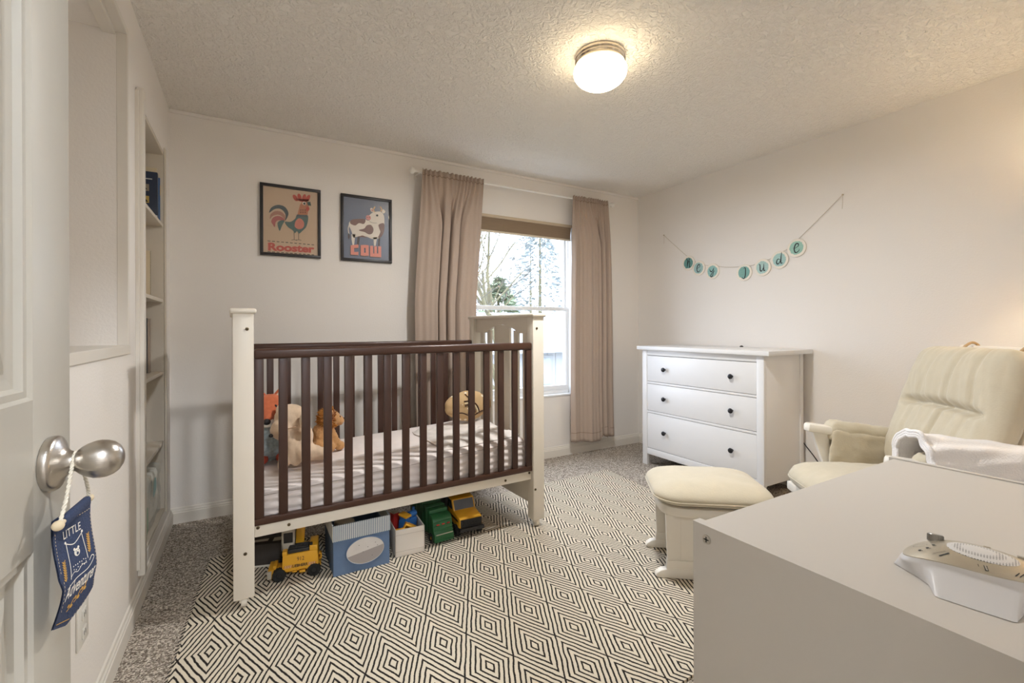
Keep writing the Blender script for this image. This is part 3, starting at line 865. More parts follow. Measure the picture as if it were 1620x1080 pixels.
for y0 in (.022, CD-.046):
    mb = MB(); mb.box((.076, y0, .283), (CL-.076, y0+.022, .332), .003); mb.build('base_rail', M['crib'], cr)
mb = MB()
mb.box((.085, .06, .318), (CL-.085, CD-.06, .336), .002); mb.build('mattress_support', M['crib'], cr)
for x0 in (.0375, CL-.0375):
    for y0 in (.031, CD-.031):
        mb = MB()
        mb.cyl((x0-.011, y0, GZ+.021), (x0+.011, y0, GZ+.021), .021, n=24, bev=.003)
        cst = mb.build('caster', M['caster'], cr)
        mb = MB(); mb.box((x0-.016, y0-.010, GZ+.020), (x0+.016, y0+.010, .053), .003); mb.cyl((x0-.017, y0, GZ+.021), (x0+.017, y0, GZ+.021), .005, n=10)
        mb.build('caster_fork', M['caster'], cst)
for x, z, y in ((.051, 1.145, 0), (.042, .235, 0), (1.477, 1.143, 0), (1.464, .229, 0), (.204, .309, .022), (1.28, .306, .022), (.088, .322, .022), (1.437, .322, .022)):
    mb = MB(); mb.cyl((x, y-.003, z), (x, y+.002, z), .0068, n=16, bev=.001); b_ = mb.build('bolt_head', M['bolt'], cr)
    mb = MB(); mb.cyl((x, y-.0034, z), (x, y-.0028, z), .003, n=6); mb.build('hex_socket', M['dark'], b_)

def CW(x, y, z): return CRM @ Vector((x, y, z))
# mattress with a fitted sheet, top rising towards the window end
MX0, MX1, MY0, MY1 = .088, CL-.088, .052, CD-.055
def mtop(x): return .462+.058*(x-MX0)/(MX1-MX0)
mt = thing('crib_mattress', 'crib mattress under a wrinkled white fitted sheet', 'mattress', tuple(CW(CL/2, CD/2, .337)), CT)
cxm, cym = CL/2, CD/2
mb = MB()
def mdisp(p, n):
    x = p.x
    top = (p.z > 0)
    if top: p = Vector((p.x, p.y, p.z*( (mtop(x+cxm)-.337)*2/.16-1) ))
    k = abs(n.x)+abs(n.y)
    if k > .5:
        s_ = .005*sin(p.z*190+3*sin(p.x*9)+4*noise.noise((p.x*4, p.y*4, p.z*6)))*(.4+.6*abs(noise.noise((p.x*5, p.z*4, 1))))
        p = p+Vector((n.x, n.y, 0))*s_
    p = p+n*(.0035*noise.noise(p*7))
    if p.z > .04: p = p+Vector((0, 0, .0022*noise.noise((p.x*3, p.y*26, 2))))
    return p
mb.rbox((-(MX1-MX0)/2, -(MY1-MY0)/2, 0), ((MX1-MX0)/2, (MY1-MY0)/2, .16), .028, 56, mdisp)
for v in mb.bm.verts: v.co.z = max(v.co.z, 0)
fs = mb.build('fitted_sheet', M['sheet'], mt, smooth=180)
mb = MB()
def seam(x): return Vector((x-cxm, MY0-cym-.002, mtop(x)-.337-.021+.003*noise.noise((x*6, 0, 0))))
mb.tube([seam(MX0+.02+(MX1-MX0-.04)*k/60) for k in range(61)], .0022, 6); mb.build('piping', mat('sheet_piping', (190, 178, 172), .9), fs)

# ------------------------------------------------------------------ plush helpers
def plush(name, blobs, m, parent, vox=.006, fuzz=.002, fs=70, smooth_it=4):
    """one continuous skin over overlapping blobs (ellipsoids, capsules)"""
    mb = MB()
    for b in blobs:
        if b[0] == 'e': mb.ell(b[1], b[2], R=b[3] if len(b) > 3 else None)
        else:
            p, q, r0, r1 = b[1:5]
            n_ = 7
            for k in range(n_+1):
                t_ = k/n_; mb.ell(Vector(p).lerp(Vector(q), t_), r0+(r1-r0)*t_, u=14, v=9)
    me = bpy.data.meshes.new('tmp'); mb.bm.to_mesh(me); mb.bm.free()
    o = bpy.data.objects.new('tmp', me); COL.objects.link(o)
    r = o.modifiers.new('r', 'REMESH'); r.mode = 'VOXEL'; r.voxel_size = vox
    s = o.modifiers.new('s', 'SMOOTH'); s.iterations = smooth_it; s.factor = .5
    bpy.context.view_layer.update()
    dg = bpy.context.evaluated_depsgraph_get()
    m2 = bpy.data.meshes.new_from_object(o.evaluated_get(dg)); bpy.data.objects.remove(o); bpy.data.meshes.remove(me)
    m2.update()
    for v in m2.vertices:
        v.co = v.co + v.normal*fuzz*noise.noise(v.co*fs)
    m2.materials.clear(); m2.materials.append(m); m2.name = name
    m2.polygons.foreach_set('use_smooth', [True]*len(m2.polygons))
    ob = bpy.data.objects.new(name, m2); COL.objects.link(ob); ob.parent = parent
    return ob
def blob(name, c, r, m, parent, R=None, u=18, v=12):
    mb = MB(); mb.ell(c, r, R=R, u=u, v=v); return mb.build(name, m, parent, smooth=180)

M['fox'] = mat('fox_plush', (196, 106, 70), .95, bump=.8, bscale=260, var=.18, vscale=90, sheen=.3)
M['curl'] = mat('curly_plush', (160, 172, 174), .95, bump=1, bscale=140, var=.35, vscale=110, sheen=.3)
M['pup'] = mat('puppy_plush', (214, 188, 160), .95, bump=.7, bscale=260, var=.1, vscale=70, sheen=.3)
M['pupl'] = mat('puppy_plush_light', (230, 212, 188), .95, bump=.7, bscale=260, sheen=.3)
M['lion'] = mat('lion_plush', (190, 142, 92), .95, bump=1, bscale=200, var=.25, vscale=150, sheen=.3)
M['mane'] = mat('lion_mane', (178, 116, 44), .95, var=.25, vscale=60, sheen=.3)
M['plushblack'] = mat('plush_black', (26, 24, 26), .6)
M['rust'] = mat('plush_rust', (166, 66, 44), .9, bump=.4, bscale=200)

def mz(wx): return .462+.058*(wx-CX-MX0)/(MX1-MX0)
# fox in a curly grey coat, tucked in the corner
fx = thing('fox_plush', 'orange fox soft toy in a curly blue grey coat, leftmost toy in the crib', 'soft toy', (.500, -.675, mz(.50)+.008)); fx.scale = (1.28,)*3
plush('body', [('e', (0, 0, .095), (.062, .055, .092)), ('e', (.0, -.005, .05), (.066, .058, .05)), ('c', (-.045, -.03, .13), (-.03, -.06, .05), .026, .022), ('c', (.05, -.03, .13), (.05, -.055, .06), .026, .022)], M['curl'], fx, .006, .009, 75, 2)
plush('head', [('e', (-.005, -.02, .215), (.062, .05, .052)), ('c', (-.01, -.05, .205), (-.018, -.088, .178), .034, .014)], M['fox'], fx)
blob('nose', (-.019, -.101, .171), (.014, .011, .012), M['plushblack'], fx)
blob('chin', (-.018, -.075, .163), (.026, .028, .018), M['thread'], fx)
for sx in (-1, 1):
    mb = MB()
    mb.prism([(-.026, 0), (.026, 0), (.012, .038), (0, .052), (-.012, .038)], -.008, .008, M=T(-.005+sx*.030, -.014, .246) @ RY(sx*.35) @ RX(pi/2), bev=.005); ea = mb.build('ear', M['fox'], fx, smooth=60)
    mb = MB(); mb.prism([(-.016, .004), (.016, .004), (.007, .030), (0, .040), (-.007, .030)], .0075, .0125, M=T(-.005+sx*.030, -.014, .246) @ RY(sx*.35) @ RX(pi/2), bev=.002); mb.build('ear_lining', M['pupl'], ea)
    blob('eye', (-.012+sx*.024, -.066, .224), (.006, .004, .006), M['plushblack'], fx)
    blob('foot', (sx*.042, -.062, .0205), (.030, .038, .020), M['rust'], fx)
# slumped puppy
pp = thing('puppy_plush', 'slumped beige puppy soft toy between the fox and the lion', 'soft toy', (.622, -.860, mz(.62)+.008)); pp.scale = (1.22,)*3
plush('body', [('e', (-.002, .025, .092), (.050, .050, .072), RY(.25)), ('e', (.004, .026, .047), (.056, .052, .046)), ('e', (-.035, .02, .185), (.062, .055, .058)), ('e', (-.072, -.012, .150), (.040, .042, .040)),
               ('c', (-.030, -.005, .10), (-.022, -.045, .030), .030, .022), ('c', (.03, .0, .045), (.082, .010, .028), .036, .025), ('e', (.094, .006, .030), (.025, .026, .027)), ('c', (-.05, .02, .06), (-.068, -.045, .022), .026, .021)], M['pup'], pp, .006, .0022)
blob('ear', (.010, -.040, .172), (.018, .014, .038), M['pupl'], pp, RY(-.25))
blob('ear', (-.062, .052, .215), (.026, .014, .030), M['pupl'], pp)
mb = MB(); mb.tube(catmull([(-.097, -.001, .170), (-.075, -.040, .158), (-.045, -.048, .158), (-.02, -.038, .160)], 6), .0022, 6); mb.build('brow_seam', mat('puppy_seam', (160, 128, 100), .9), pp)
blob('eye', (-.074, -.0535, .152), (.0045, .004, .006), M['plushblack'], pp)
blob('nose', (-.108, -.030, .134), (.008, .008, .007), M['plushblack'], pp)
blob('paw_pad', (-.072, -.065, .022), (.016, .004, .014), M['pupl'], pp)
# lion
ln = thing('lion_plush', 'brown lion soft toy with a shaggy golden mane sitting on the mattress', 'soft toy', (.752, -.680, mz(.76)+.008), .1); ln.scale = (1.14,)*3
plush('body', [('e', (-.012, 0, .068), (.050, .050, .066)), ('e', (.0, 0, .045), (.055, .055, .045)), ('c', (-.03, -.035, .03), (.012, -.055, .026), .036, .026), ('c', (-.02, .03, .03), (.04, .05, .025), .034, .025),
               ('c', (.018, -.018, .10), (.055, -.030, .026), .024, .021), ('e', (.062, -.032, .0225), (.027, .023, .022)), ('c', (.02, .02, .10), (.06, .03, .025), .022, .020), ('e', (.03, -.004, .148), (.044, .042, .044)), ('e', (.065, -.008, .138), (.026, .028, .024))], M['lion'], ln, .0055, .0035, 110, 3)
mb = MB(); rnd = random.Random(5)
for k in range(620):
    d_ = Vector((rnd.gauss(0, 1), rnd.gauss(0, 1), rnd.gauss(0, 1))).normalized()
    if d_.x > .34 or d_.z < -.75: continue
    c_ = Vector((.026, -.004, .150))+d_*.040
    d2 = (d_+Vector((rnd.uniform(-.35, .35), rnd.uniform(-.35, .35), rnd.uniform(-.2, .4)))).normalized()
    mb.cyl(c_-d2*.004, c_+d2*rnd.uniform(.016, .028), .0062, .0008, 5)
mb.build('mane', M['mane'], ln, smooth=60)
for sy in (-1, 1):
    blob('ear', (.022, sy*.040-.004, .186), (.010, .013, .012), M['lion'], ln)
    blob('eye', (.068, sy*.017-.006, .158), (.004, .004, .005), M['plushblack'], ln)
blob('nose', (.090, -.008, .144), (.006, .009, .006), mat('lion_nose', (96, 60, 44), .7), ln)
mb = MB(); mb.tube(catmull([(-.055, .02, .03), (-.085, .045, .018), (-.075, .085, .014), (-.04, .10, .014)], 6), .007, 8); mb.build('tail', M['lion'], ln)

# crumpled muslin cloth and tan cushion at the window end of the mattress
mu = thing('muslin_cloth', 'crumpled pale muslin cloth at the window end of the mattress', 'cloth', tuple(CW(1.185, .33, mtop(1.185)+.002)), CT)
def mus(u, v, up):
    x = -.235+.475*u; y = -.235+.50*v
    ed = min(u, 1-u, v, 1-v)
    k = min(1, ed/.10)
    x += .016*noise.noise((u*4, v*4, 3)); y += .020*noise.noise((u*4, v*4, 8))
    h = k*(.016+.016*abs(noise.noise((u*5, v*4, 1)))+.010*noise.noise((u*11, v*9, 4))+.014*max(0, (u-.72)/.28))
    z = (mtop(x+1.185)-mtop(1.185))+(.003+h if up else .0015)
    return Vector((x, y, z))
mb = MB(); mb.surf(lambda u, v: mus(u, v, 1), 60, 60); mb.surf(lambda u, v: mus(u, v, 0), 30, 30)
for f_, n_ in ((lambda u: (u, 0), 60), (lambda u: (u, 1), 60), (lambda u: (0, u), 60), (lambda u: (1, u), 60)):
    mb.surf(lambda u, v: mus(*f_(u), 1).lerp(mus(*f_(u), 0), v), n_, 1)
mb.build('folded_cloth', M['muslin'], mu, smooth=180)
cu = thing('plush_cushion', 'tan dotted plush cushion with dark brown piping and striped wing', 'cushion', tuple(CW(1.300, .520, mtop(1.30)+.046)), CT); cu.scale = (1.2, 1.1, 1.05)
def cud(p, n):
    s_ = p.x/.13
    p = Vector((p.x, p.y*(1-.35*abs(s_)), p.z*(1+.10*cos(s_*3.1)-.15*max(0, s_))))
    return p+n*.006*noise.noise(p*18)
mb = MB(); mb.rbox((-.135, -.06, 0), (.135, .06, .165), (.10, .055, .075), 26, cud)
cb = mb.build('cushion_body', mat_dots('cushion_dots', (196, 164, 120), (236, 226, 204), 30, .24), cu, smooth=180)
M['dkbrown'] = mat('cushion_piping', (70, 46, 34), .9)
def cs(x, z, k=1):   # point on the cushion's front
    s_ = x/.135
    return Vector((x, -.062*(1-.35*abs(s_))-.002+.030*max(0, (abs(z-.082)/.082)**3), z))
mb = MB()
mb.tube([cs(-.100+.200*k/20, .040+.012*sin(k*.5)) for k in range(21)], .0040, 6)
mb.tube(catmull([cs(-.05, .118), cs(-.02, .120), cs(.012, .103), cs(.032, .07), (cs(.038, .045))], 6), .0042, 6)
mb.tube(catmull([cs(-.045, .092), cs(-.018, .095), cs(.004, .075), cs(.012, .048)], 6), .0042, 6)
mb.tube(catmull([cs(-.035, .160), cs(-.028, .148), cs(-.02, .14)], 4), .003, 6)
mb.build('piping', M['dkbrown'], cu)
mb = MB()
mb.tube(catmull([cs(-.047, .105), cs(-.018, .108), cs(.008, .09), cs(.024, .06), cs(.026, .048)], 6), .0058, 6)
mb.build('wing_stripe', mat('cushion_stripe', (214, 194, 156), .9), cu)

# ------------------------------------------------------------------ things under the crib
Zr = RT+.001
M['toyyellow'] = mat('toy_yellow', (222, 164, 42), .38, bump=.05, bscale=80)
M['toyblack'] = mat('toy_black', (34, 32, 32), .5)
M['rubber'] = mat('toy_tyre', (30, 29, 28), .8, bump=.3, bscale=200)
M['toygrey'] = mat('toy_grey', (176, 168, 154), .5)
M['toydarkgrey'] = mat('toy_dark_grey', (92, 88, 84), .5)
M['toygreen'] = mat('toy_green', (34, 92, 52), .4)
M['toyblue'] = mat('toy_blue', (44, 104, 176), .4)
M['toyred'] = mat('toy_red', (176, 44, 40), .45)
M['toywhite'] = mat('toy_white', (222, 216, 204), .5)
M['screen'] = mat('toy_window', (70, 72, 78), .15)

def wheel(parent, c, r, w, axis='y', hub='toyyellow'):
    mb = MB()
    prof = [(r*.55, -w/2), (r*.86, -w/2), (r, -w*.36), (r, w*.36), (r*.86, w/2), (r*.55, w/2), (r*.50, w*.30), (0, w*.30)]
    R = RX(pi/2) if axis == 'y' else RY(pi/2)
    mb.lathe([(0, -w*.3), (r*.5, -w*.3)]+prof, 28, M=T(*c) @ R)
    for k in range(14):
        a_ = 2*pi*k/14
        mb.box((-r*.07, -w*.48, r*.93), (r*.07, w*.48, r*1.035), M=T(*c) @ (RZ(0) if axis == 'y' else RZ(pi/2)) @ RY(a_))
    o = mb.build('wheel', M['rubber'], parent, smooth=30)
    mb = MB(); mb.lathe([(0, -w*.34), (r*.30, -w*.34), (r*.36, -w*.28), (r*.36, w*.28), (r*.30, w*.34), (0, w*.34)], 16, M=T(*c) @ R)
    mb.build('wheel_hub', M[hub], o)
    return o

# excavator: body along +x, camera side is -y
ex = thing('toy_excavator', 'yellow toy excavator on wheels by the left crib post', 'toy excavator', (.596, -.985, Zr), -.17)
for x in (-.072, .072):
    for y in (-.052, .052): wheel(ex, (x, y, .0285), .0275, .026, 'y', 'toyblack')
mb = MB(); mb.box((-.095, -.034, .022), (.10, .034, .044), .004); mb.box((-.02, -.05, .026), (.0, -.034, .034), .002); mb.box((.01, -.054, .022), (.035, -.034, .032), .002)
mb.build('chassis', M['toyyellow'], ex)
mb = MB(); mb.prism([(-.062, .036), (.088, .042), (.092, .056), (.086, .118), (-.058, .112)], -.058, .058, M=Matrix(((1, 0, 0, 0), (0, 0, -1, 0), (0, 1, 0, 0), (0, 0, 0, 1))), bev=.004)
mb.box((-.060, -.056, .108), (-.040, -.02, .128), .003); mb.box((.052, -.055, .112), (.088, .055, .140), .006)
bd = mb.build('body', M['toyyellow'], ex)
a = Art((-.062, -.0585, .038), (.15, 0, 0), (0, 0, .078), (0, -1, 0), .0004)
a.text('LIEBHERR', .29, .20, .71, .37, 0, offset=.03, shear=.2)
a.text('912', .42, .55, .62, .78, 0)
for i in range(9):
    u = .06+.025*i
    a.poly([(u, .20), (u+.012, .20), (u+.028, .36), (u+.016, .36)], 1 if i % 2 else 2)
    u = .72+.025*i
    a.poly([(u, .20), (u+.012, .20), (u+.028, .36), (u+.016, .36)], 1 if i % 2 else 2)
a.mb.build('printed_marking', [M['ink'], M['toywhite'], M['toyred']], bd, smooth=0)
mb = MB(); mb.box((-.038, -.05, .112), (.052, .01, .132), .004)
for k in range(4): mb.box((-.034, -.044+.013*k, .131), (.048, -.037+.013*k, .137), .002)
mb.cyl((.06, -.045, .135), (.06, -.045, .150), .006, n=10)
mb.build('engine_cover', M['toyblack'], ex)
# cab with framed windows
cab = sub(ex, MB().build('cab', M['toygrey'], ex)) if False else None
mb = MB()
x0, x1, y0, y1, z0, z1 = -.068, -.012, -.010, .046, .112, .205
for a_, b_ in (((x0, y0, z0), (x1, y1, z0+.012)), ((x0, y0, z1-.012), (x1, y1, z1))): mb.box(a_, b_, .003)
for xx in (x0, x1-.009):
    for yy in (y0, y1-.009): mb.box((xx, yy, z0), (xx+.009, yy+.009, z1), .002)
mb.box((x0, y0, z0), (x1, y0+.009, z0+.034), .002); mb.box((x0, y1-.009, z0), (x1, y1, z0+.03), .002)
cb_ = mb.build('cab', M['toygrey'], ex)
mb = MB(); mb.box((x0+.007, y0+.004, z0+.03), (x1-.007, y1-.004, z1-.010), .002); mb.build('cab_window', M['toyblack'], cb_)
mb = MB()
mb.prism([(-.012, .118), (.024, .118), (.030, .20), (.012, .268), (-.006, .26)], .020, .046, M=Matrix(((1, 0, 0, 0), (0, 0, -1, .066), (0, 1, 0, 0), (0, 0, 0, 1))), bev=.003)
mb.build('boom', M['toyyellow'], ex)
mb = MB(); mb.box((-.120, -.048, .010), (-.096, .048, .050), .004); mb.box((-.10, -.03, .02), (-.085, .03, .06), .003); mb.build('dozer_blade', M['toyyellow'], ex)
mb = MB(); mb.box((-.122, -.053, .012), (-.104, -.030, .040), .003); mb.box((-.124, -.056, .036), (-.104, -.030, .048), .002); mb.build('outrigger', M['toygrey'], ex)
mb = MB(); mb.box((.092, -.03, .060), (.104, -.006, .066), .001); mb.box((.098, -.03, .060), (.104, -.006, .088), .001); mb.box((.092, -.03, .082), (.104, -.006, .088), .001)
mb.build('rear_hook', M['toyyellow'], ex)

# dark flat box behind the excavator
bx = thing('flat_box', 'dark flat cardboard box with white print behind the toy excavator', 'box', (.520, -.775, Zr), -.28)
mb = MB(); mb.box((-.125, -.085, 0), (.105, .085, .108), .004); bb = mb.build('carton', mat('dark_carton', (62, 56, 52), .6, var=.2, vscale=30), bx)
a = Art((-.125, -.085, .108), (.23, 0, 0), (0, .17, 0), (0, 0, 1), .0006)
a.poly([(.08, .15), (.42, .18), (.42, .34), (.08, .30)], 0); a.poly([(.52, .12), (.86, .18), (.80, .40), (.52, .36)], 0)
a.mb.build('white_print', [M['toywhite']], bb, smooth=0)
mb = MB(); mb.box((-.126, -.0865, .0), (.106, -.0845, .008)); mb.build('white_edge', M['toywhite'], bb)

# fabric bin with an oval window
fb = thing('fabric_bin', 'blue fabric storage bin with striped rim and oval mesh window', 'storage bin', (.860, -.985, Zr), .0)
hw, hd, hh = .128, .130, .232
M['binblue'] = mat('bin_blue', (92, 112, 140), .9, bump=.3, bscale=300, var=.06, vscale=60)
M['bininside'] = mat('bin_inside', (70, 66, 66), .9)
mb = MB()
zr = .172
def wallp(x0, y0, x1, y1, z0, z1, th=.006, bul=.004, mi=0):
    d = Vector((x1-x0, y1-y0, 0)); n = Vector((d.y, -d.x, 0)).normalized()
    f = lambda k: (lambda u, v: Vector((x0, y0, z0))+d*u+Vector((0, 0, (z1-z0)*v))+n*(k+bul*sin(pi*u)*noise.noise((u*4, v*3, x0*9))))
    mb.surf(f(0), 16, 12, mi); mb.surf(f(-th), 16, 12, mi)
    mb.surf(lambda u, v: f(0)(u, 1).lerp(f(-th)(u, 1), v), 16, 1, mi)
cor = [(-hw, -hd), (hw, -hd), (hw, hd), (-hw, hd)]
for i in range(4): wallp(*cor[i], *cor[(i+1) % 4], 0, zr)
mb.box((-hw+.003, -hd+.003, 0), (hw-.003, hd-.003, .006))
binb = mb.build('bin_body', M['binblue'], fb, smooth=60)
mb = MB()
for i in range(4): wallp(*[c*1.028 for c in cor[i]], *[c*1.028 for c in cor[(i+1) % 4]], zr-.012, hh, .006, .001)
mb.build('striped_rim', mat_stripes('rim_ticking', (206, 208, 206), (96, 112, 132), .0085, 0, .42), fb, smooth=60)
mb = MB()
ov = [(.086*cos(2*pi*k/40), .060*sin(2*pi*k/40)) for k in range(40)]
mb.prism(ov, 0, .0016, M=T(.014, -hd-.0055, .092) @ RX(pi/2) ); wn = mb.build('oval_window', mat('mesh_window', (196, 190, 184), .5, var=.12, vscale=20), fb, smooth=0)
mb = MB(); mb.tube([(.014+1.03*x, -hd-.0060, .092+1.04*y) for x, y in ov], .0026, 6, closed=True); mb.build('oval_binding', M['binblue'], fb)
a = Art((.014, -hd-.0072, .092), (1, 0, 0), (0, 0, 1), (0, -1, 0), .0003)
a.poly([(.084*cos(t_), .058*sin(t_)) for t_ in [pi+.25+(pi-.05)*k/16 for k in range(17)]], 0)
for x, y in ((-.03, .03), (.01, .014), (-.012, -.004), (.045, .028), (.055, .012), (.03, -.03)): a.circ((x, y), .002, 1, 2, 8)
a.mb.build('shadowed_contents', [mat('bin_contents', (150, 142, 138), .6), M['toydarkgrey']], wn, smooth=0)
gt = thing('toy_truck', 'dark grey toy truck lying in the blue fabric bin', 'toy truck', (.815, -1.00, Zr+.007), .5)
mb = MB(); mb.box((-.055, -.03, .03), (.055, .03, .17), .006); mb.build('body', M['toydarkgrey'], gt)
mb = MB(); mb.box((-.058, -.033, .168), (.02, .033, .205), .01); mb.build('cab', M['toygrey'], gt)
for x in (-.04, .04):
    for y in (-.038, .038): wheel(gt, (x, y, .0185), .018, .014, 'y', 'toygrey')

# white box with toys
wb = thing('storage_box', 'small white open storage box full of toys beside the blue bin', 'storage box', (1.105, -.985, Zr), -.06)
mb = MB(); w_, d_, h_ = .074, .105, .135
for a_, b_ in (((-w_, -d_, 0), (w_, -d_+.005, h_)), ((-w_, d_-.005, 0), (w_, d_, h_)), ((-w_, -d_, 0), (-w_+.005, d_, h_)), ((w_-.005, -d_, 0), (w_, d_, h_)), ((-w_, -d_, 0), (w_, d_, .005))): mb.box(a_, b_, .0015)
sb = mb.build('box_body', mat('box_white', (220, 212, 202), .6, bump=.15, bscale=80), wb)
for z_ in (.026, .108):
    mb = MB(); mb.box((-w_-.0008, -d_-.001, z_), (w_+.0008, -d_, z_+.0015)); mb.build('fold_line', mat('box_crease', (188, 178, 168), .7), sb)
tr = thing('toy_train', 'blue toy train engine with yellow cab sticking out of the white box', 'toy train', M=T(1.111, -.972, Zr+.012) @ RZ(.5) @ RX(.15) )
mb = MB(); mb.box((-.045, -.024, .06), (.045, .024, .135), .006); mb.box((-.043, -.022, .125), (-.012, .022, .165), .004); mb.cyl((0, 0, .150), (.043, 0, .150), .018, n=16); mb.cyl((.03, 0, .16), (.03, 0, .185), .007, n=10); mb.build('engine_body', M['toyblue'], tr)
mb = MB(); mb.box((-.05, -.028, .155), (-.008, .028, .166), .003); mb.box((-.044, -.0245, .09), (-.01, -.0225, .125), .001); mb.build('yellow_trim', M['toyyellow'], tr)
for x in (-.028, .0, .028):
    for y in (-.027, .027): wheel(tr, (x, y, .058), .013, .007, 'y', 'toygrey')
ty = thing('toy_wagon', 'yellow toy wagon leaning on the blue train in the white box', 'toy wagon', M=T(1.078, -1.046, Zr+.060) @ RZ(-.3) @ RY(.45))
mb = MB()
for a_, b_ in (((-.03, -.018, 0), (.03, .018, .008)), ((-.03, -.018, 0), (-.024, .018, .085)), ((.024, -.018, 0), (.03, .018, .085)), ((-.03, .012, 0), (.03, .018, .085)), ((-.03, -.018, .077), (.03, .018, .085))): mb.box(a_, b_, .002)
mb.build('wagon_body', M['toyyellow'], ty)
for z in (.018, .065):
    wheel(ty, (.034, -.008, z), .011, .006, 'x', 'toyblack')
sc_ = thing('toy_scoop', 'small yellow toy scoop at the front of the white box', 'toy scoop', M=T(1.056, -1.060, Zr+.085) @ RX(-.3))
mb = MB(); mb.surf(lambda u, v: Vector((-.022+.044*u, .018*cos(pi*(.1+.9*v)), .02+.024*sin(pi*(.9*v))))+Vector((0, -.004, 0)), 8, 12); mb.surf(lambda u, v: Vector((-.022+.044*u, .015*cos(pi*(.1+.9*v)), .02+.020*sin(pi*(.9*v))))+Vector((0, -.004, 0)), 8, 12)
mb.box((-.022, -.02, .005), (-.018, .014, .035), .001); mb.box((.018, -.02, .005), (.022, .014, .035), .001); mb.build('scoop_bowl', M['toyyellow'], sc_, smooth=60)
rc = thing('toy_block', 'small red and grey toy block at the back of the white box', 'toy block', (1.067, -.925, Zr+.006), .3)
mb = MB(); mb.box((-.018, -.018, 0), (.018, .018, .155), .003); mb.build('red_block', M['toyred'], rc)
mb = MB(); mb.box((-.020, -.020, .05), (.020, .020, .07), .002); mb.box((-.016, -.016, .154), (.016, .016, .162), .002); mb.build('grey_band', M['toygrey'], rc)

# green refuse truck, rear towards the camera
gr = thing('toy_garbage_truck', 'green toy refuse truck with its rear hopper facing the camera', 'toy truck', (1.284, -.930, Zr), .06)
w_ = .054
mb = MB()
PY = Matrix(((0, 0, 1, 0), (1, 0, 0, 0), (0, 1, 0, 0), (0, 0, 0, 1)))   # profile (y,z) extruded in x
mb.prism([(-.135, .014), (-.135, .050), (-.122, .062), (-.118, .072), (-.112, .112), (-.10, .132), (-.08, .140), (-.055, .14), (-.055, .014)], -w_, w_, M=PY, bev=.002)
hop = mb.build('rear_hopper', M['toygreen'], gr)
mb = MB(); mb.box((-w_+.006, -.1372, .051), (w_-.006, -.1345, .056), .001); mb.build('silver_strip', M['toygrey'], hop)
mb = MB(); mb.box((-w_+.004, -.139, .016), (w_-.004, -.130, .026), .001)
for k in range(3): mb.box((-w_+.003, -.1235+.004*k, .068+.02*k), (w_-.003, -.113+.004*k, .074+.02*k), .001)
mb.build('hopper_rib', M['toygreen'], hop)
for x in (-.03, 0, .03):
    mb = MB(); mb.box((x-.008, -.1215, .096), (x+.008, -.1155, .101), .001); mb.build('red_light', M['toyred'], hop)
mb = MB()
for k in range(4):
    y0 = -.058+.05*k
    mb.box((-w_*.98, y0, .035), (w_*.98, y0+.045, .158+.007*k), .006)
    mb.box((-w_*1.02, y0+.04, .035), (w_*1.02, y0+.050, .163+.007*k), .002)
mb.build('body', M['toygreen'], gr)
mb = MB(); mb.box((-w_, .155, .03), (w_, .225, .125), .008); ccab = mb.build('cab', M['toygreen'], gr)
mb = MB(); mb.box((-w_+.008, .2245, .078), (w_-.008, .2265, .115), .001); mb.build('windscreen', M['screen'], ccab)
mb = MB(); mb.box((-.04, -.11, .020), (.04, .22, .036), .002); mb.build('chassis', M['toyblack'], gr)
for y in (-.085, .05, .185):
    for x in (-.050, .050): wheel(gr, (x, y, .0245), .024, .018, 'x', 'toyyellow')

# yellow dump truck facing the camera
du = thing('toy_dump_truck', 'yellow toy dump truck with black bed facing the camera', 'toy truck', (1.452, -.905, Zr), -.02)
w_ = .066
mb = MB()
mb.prism([(-.150, .050), (-.156, .058), (-.150, .098), (-.142, .103), (-.062, .118), (-.035, .172), (.030, .176), (.036, .050)], -w_, w_, M=PY, bev=.005)
cabd = mb.build('cab', M['toyyellow'], du)
mb = MB()
mb.prism([(-.0600, .1185), (-.0375, .1665), (-.0395, .1675), (-.0620, .1195)], -w_+.008, w_-.008, M=PY); mb.build('windscreen', M['screen'], cabd)
for sx in (-1, 1):
    mb = MB(); mb.prism([(-.045, .122), (-.026, .165), (.022, .168), (.022, .122)], sx*(w_)-.001, sx*(w_)+.001, M=PY); mb.build('side_window', M['screen'], cabd)
mb = MB(); mb.box((-w_+.004, -.1605, .056), (w_-.004, -.150, .098), .004)
for k in range(5): mb.box((-w_+.012, -.163, .060+.0075*k), (w_-.012, -.158, .0635+.0075*k), .001)
mb.build('grille', M['toyblack'], cabd)
mb = MB(); mb.box((-w_-.006, -.172, .036), (w_+.006, -.150, .056), .004); mb.cyl((-.035, -.174, .044), (-.035, -.170, .044), .004, n=10); mb.cyl((.035, -.174, .044), (.035, -.170, .044), .004, n=10)
mb.build('bumper', M['toyblack'], du)
mb = MB(); mb.box((-.045, -.15, .034), (.045, .17, .052), .003); mb.build('chassis', M['toyblack'], du)
mb = MB()
mb.prism([(.040, .056), (.185, .056), (.215, .165), (.205, .175), (.045, .20), (-.02, .205), (-.02, .198), (.036, .192)], -w_-.012, -w_-.006, M=PY, bev=.002)
mb.prism([(.040, .056), (.185, .056), (.215, .165), (.205, .175), (.045, .20), (-.02, .205), (-.02, .198), (.036, .192)], w_+.006, w_+.012, M=PY, bev=.002)
mb.box((-w_-.010, .040, .056), (w_+.010, .190, .062)); mb.box((-w_-.010, .036, .056), (w_+.010, .044, .20), .001); mb.box((-w_-.01, -.022, .196), (w_+.01, .044, .204), .002)
mb.build('dump_bed', M['toyblack'], du)
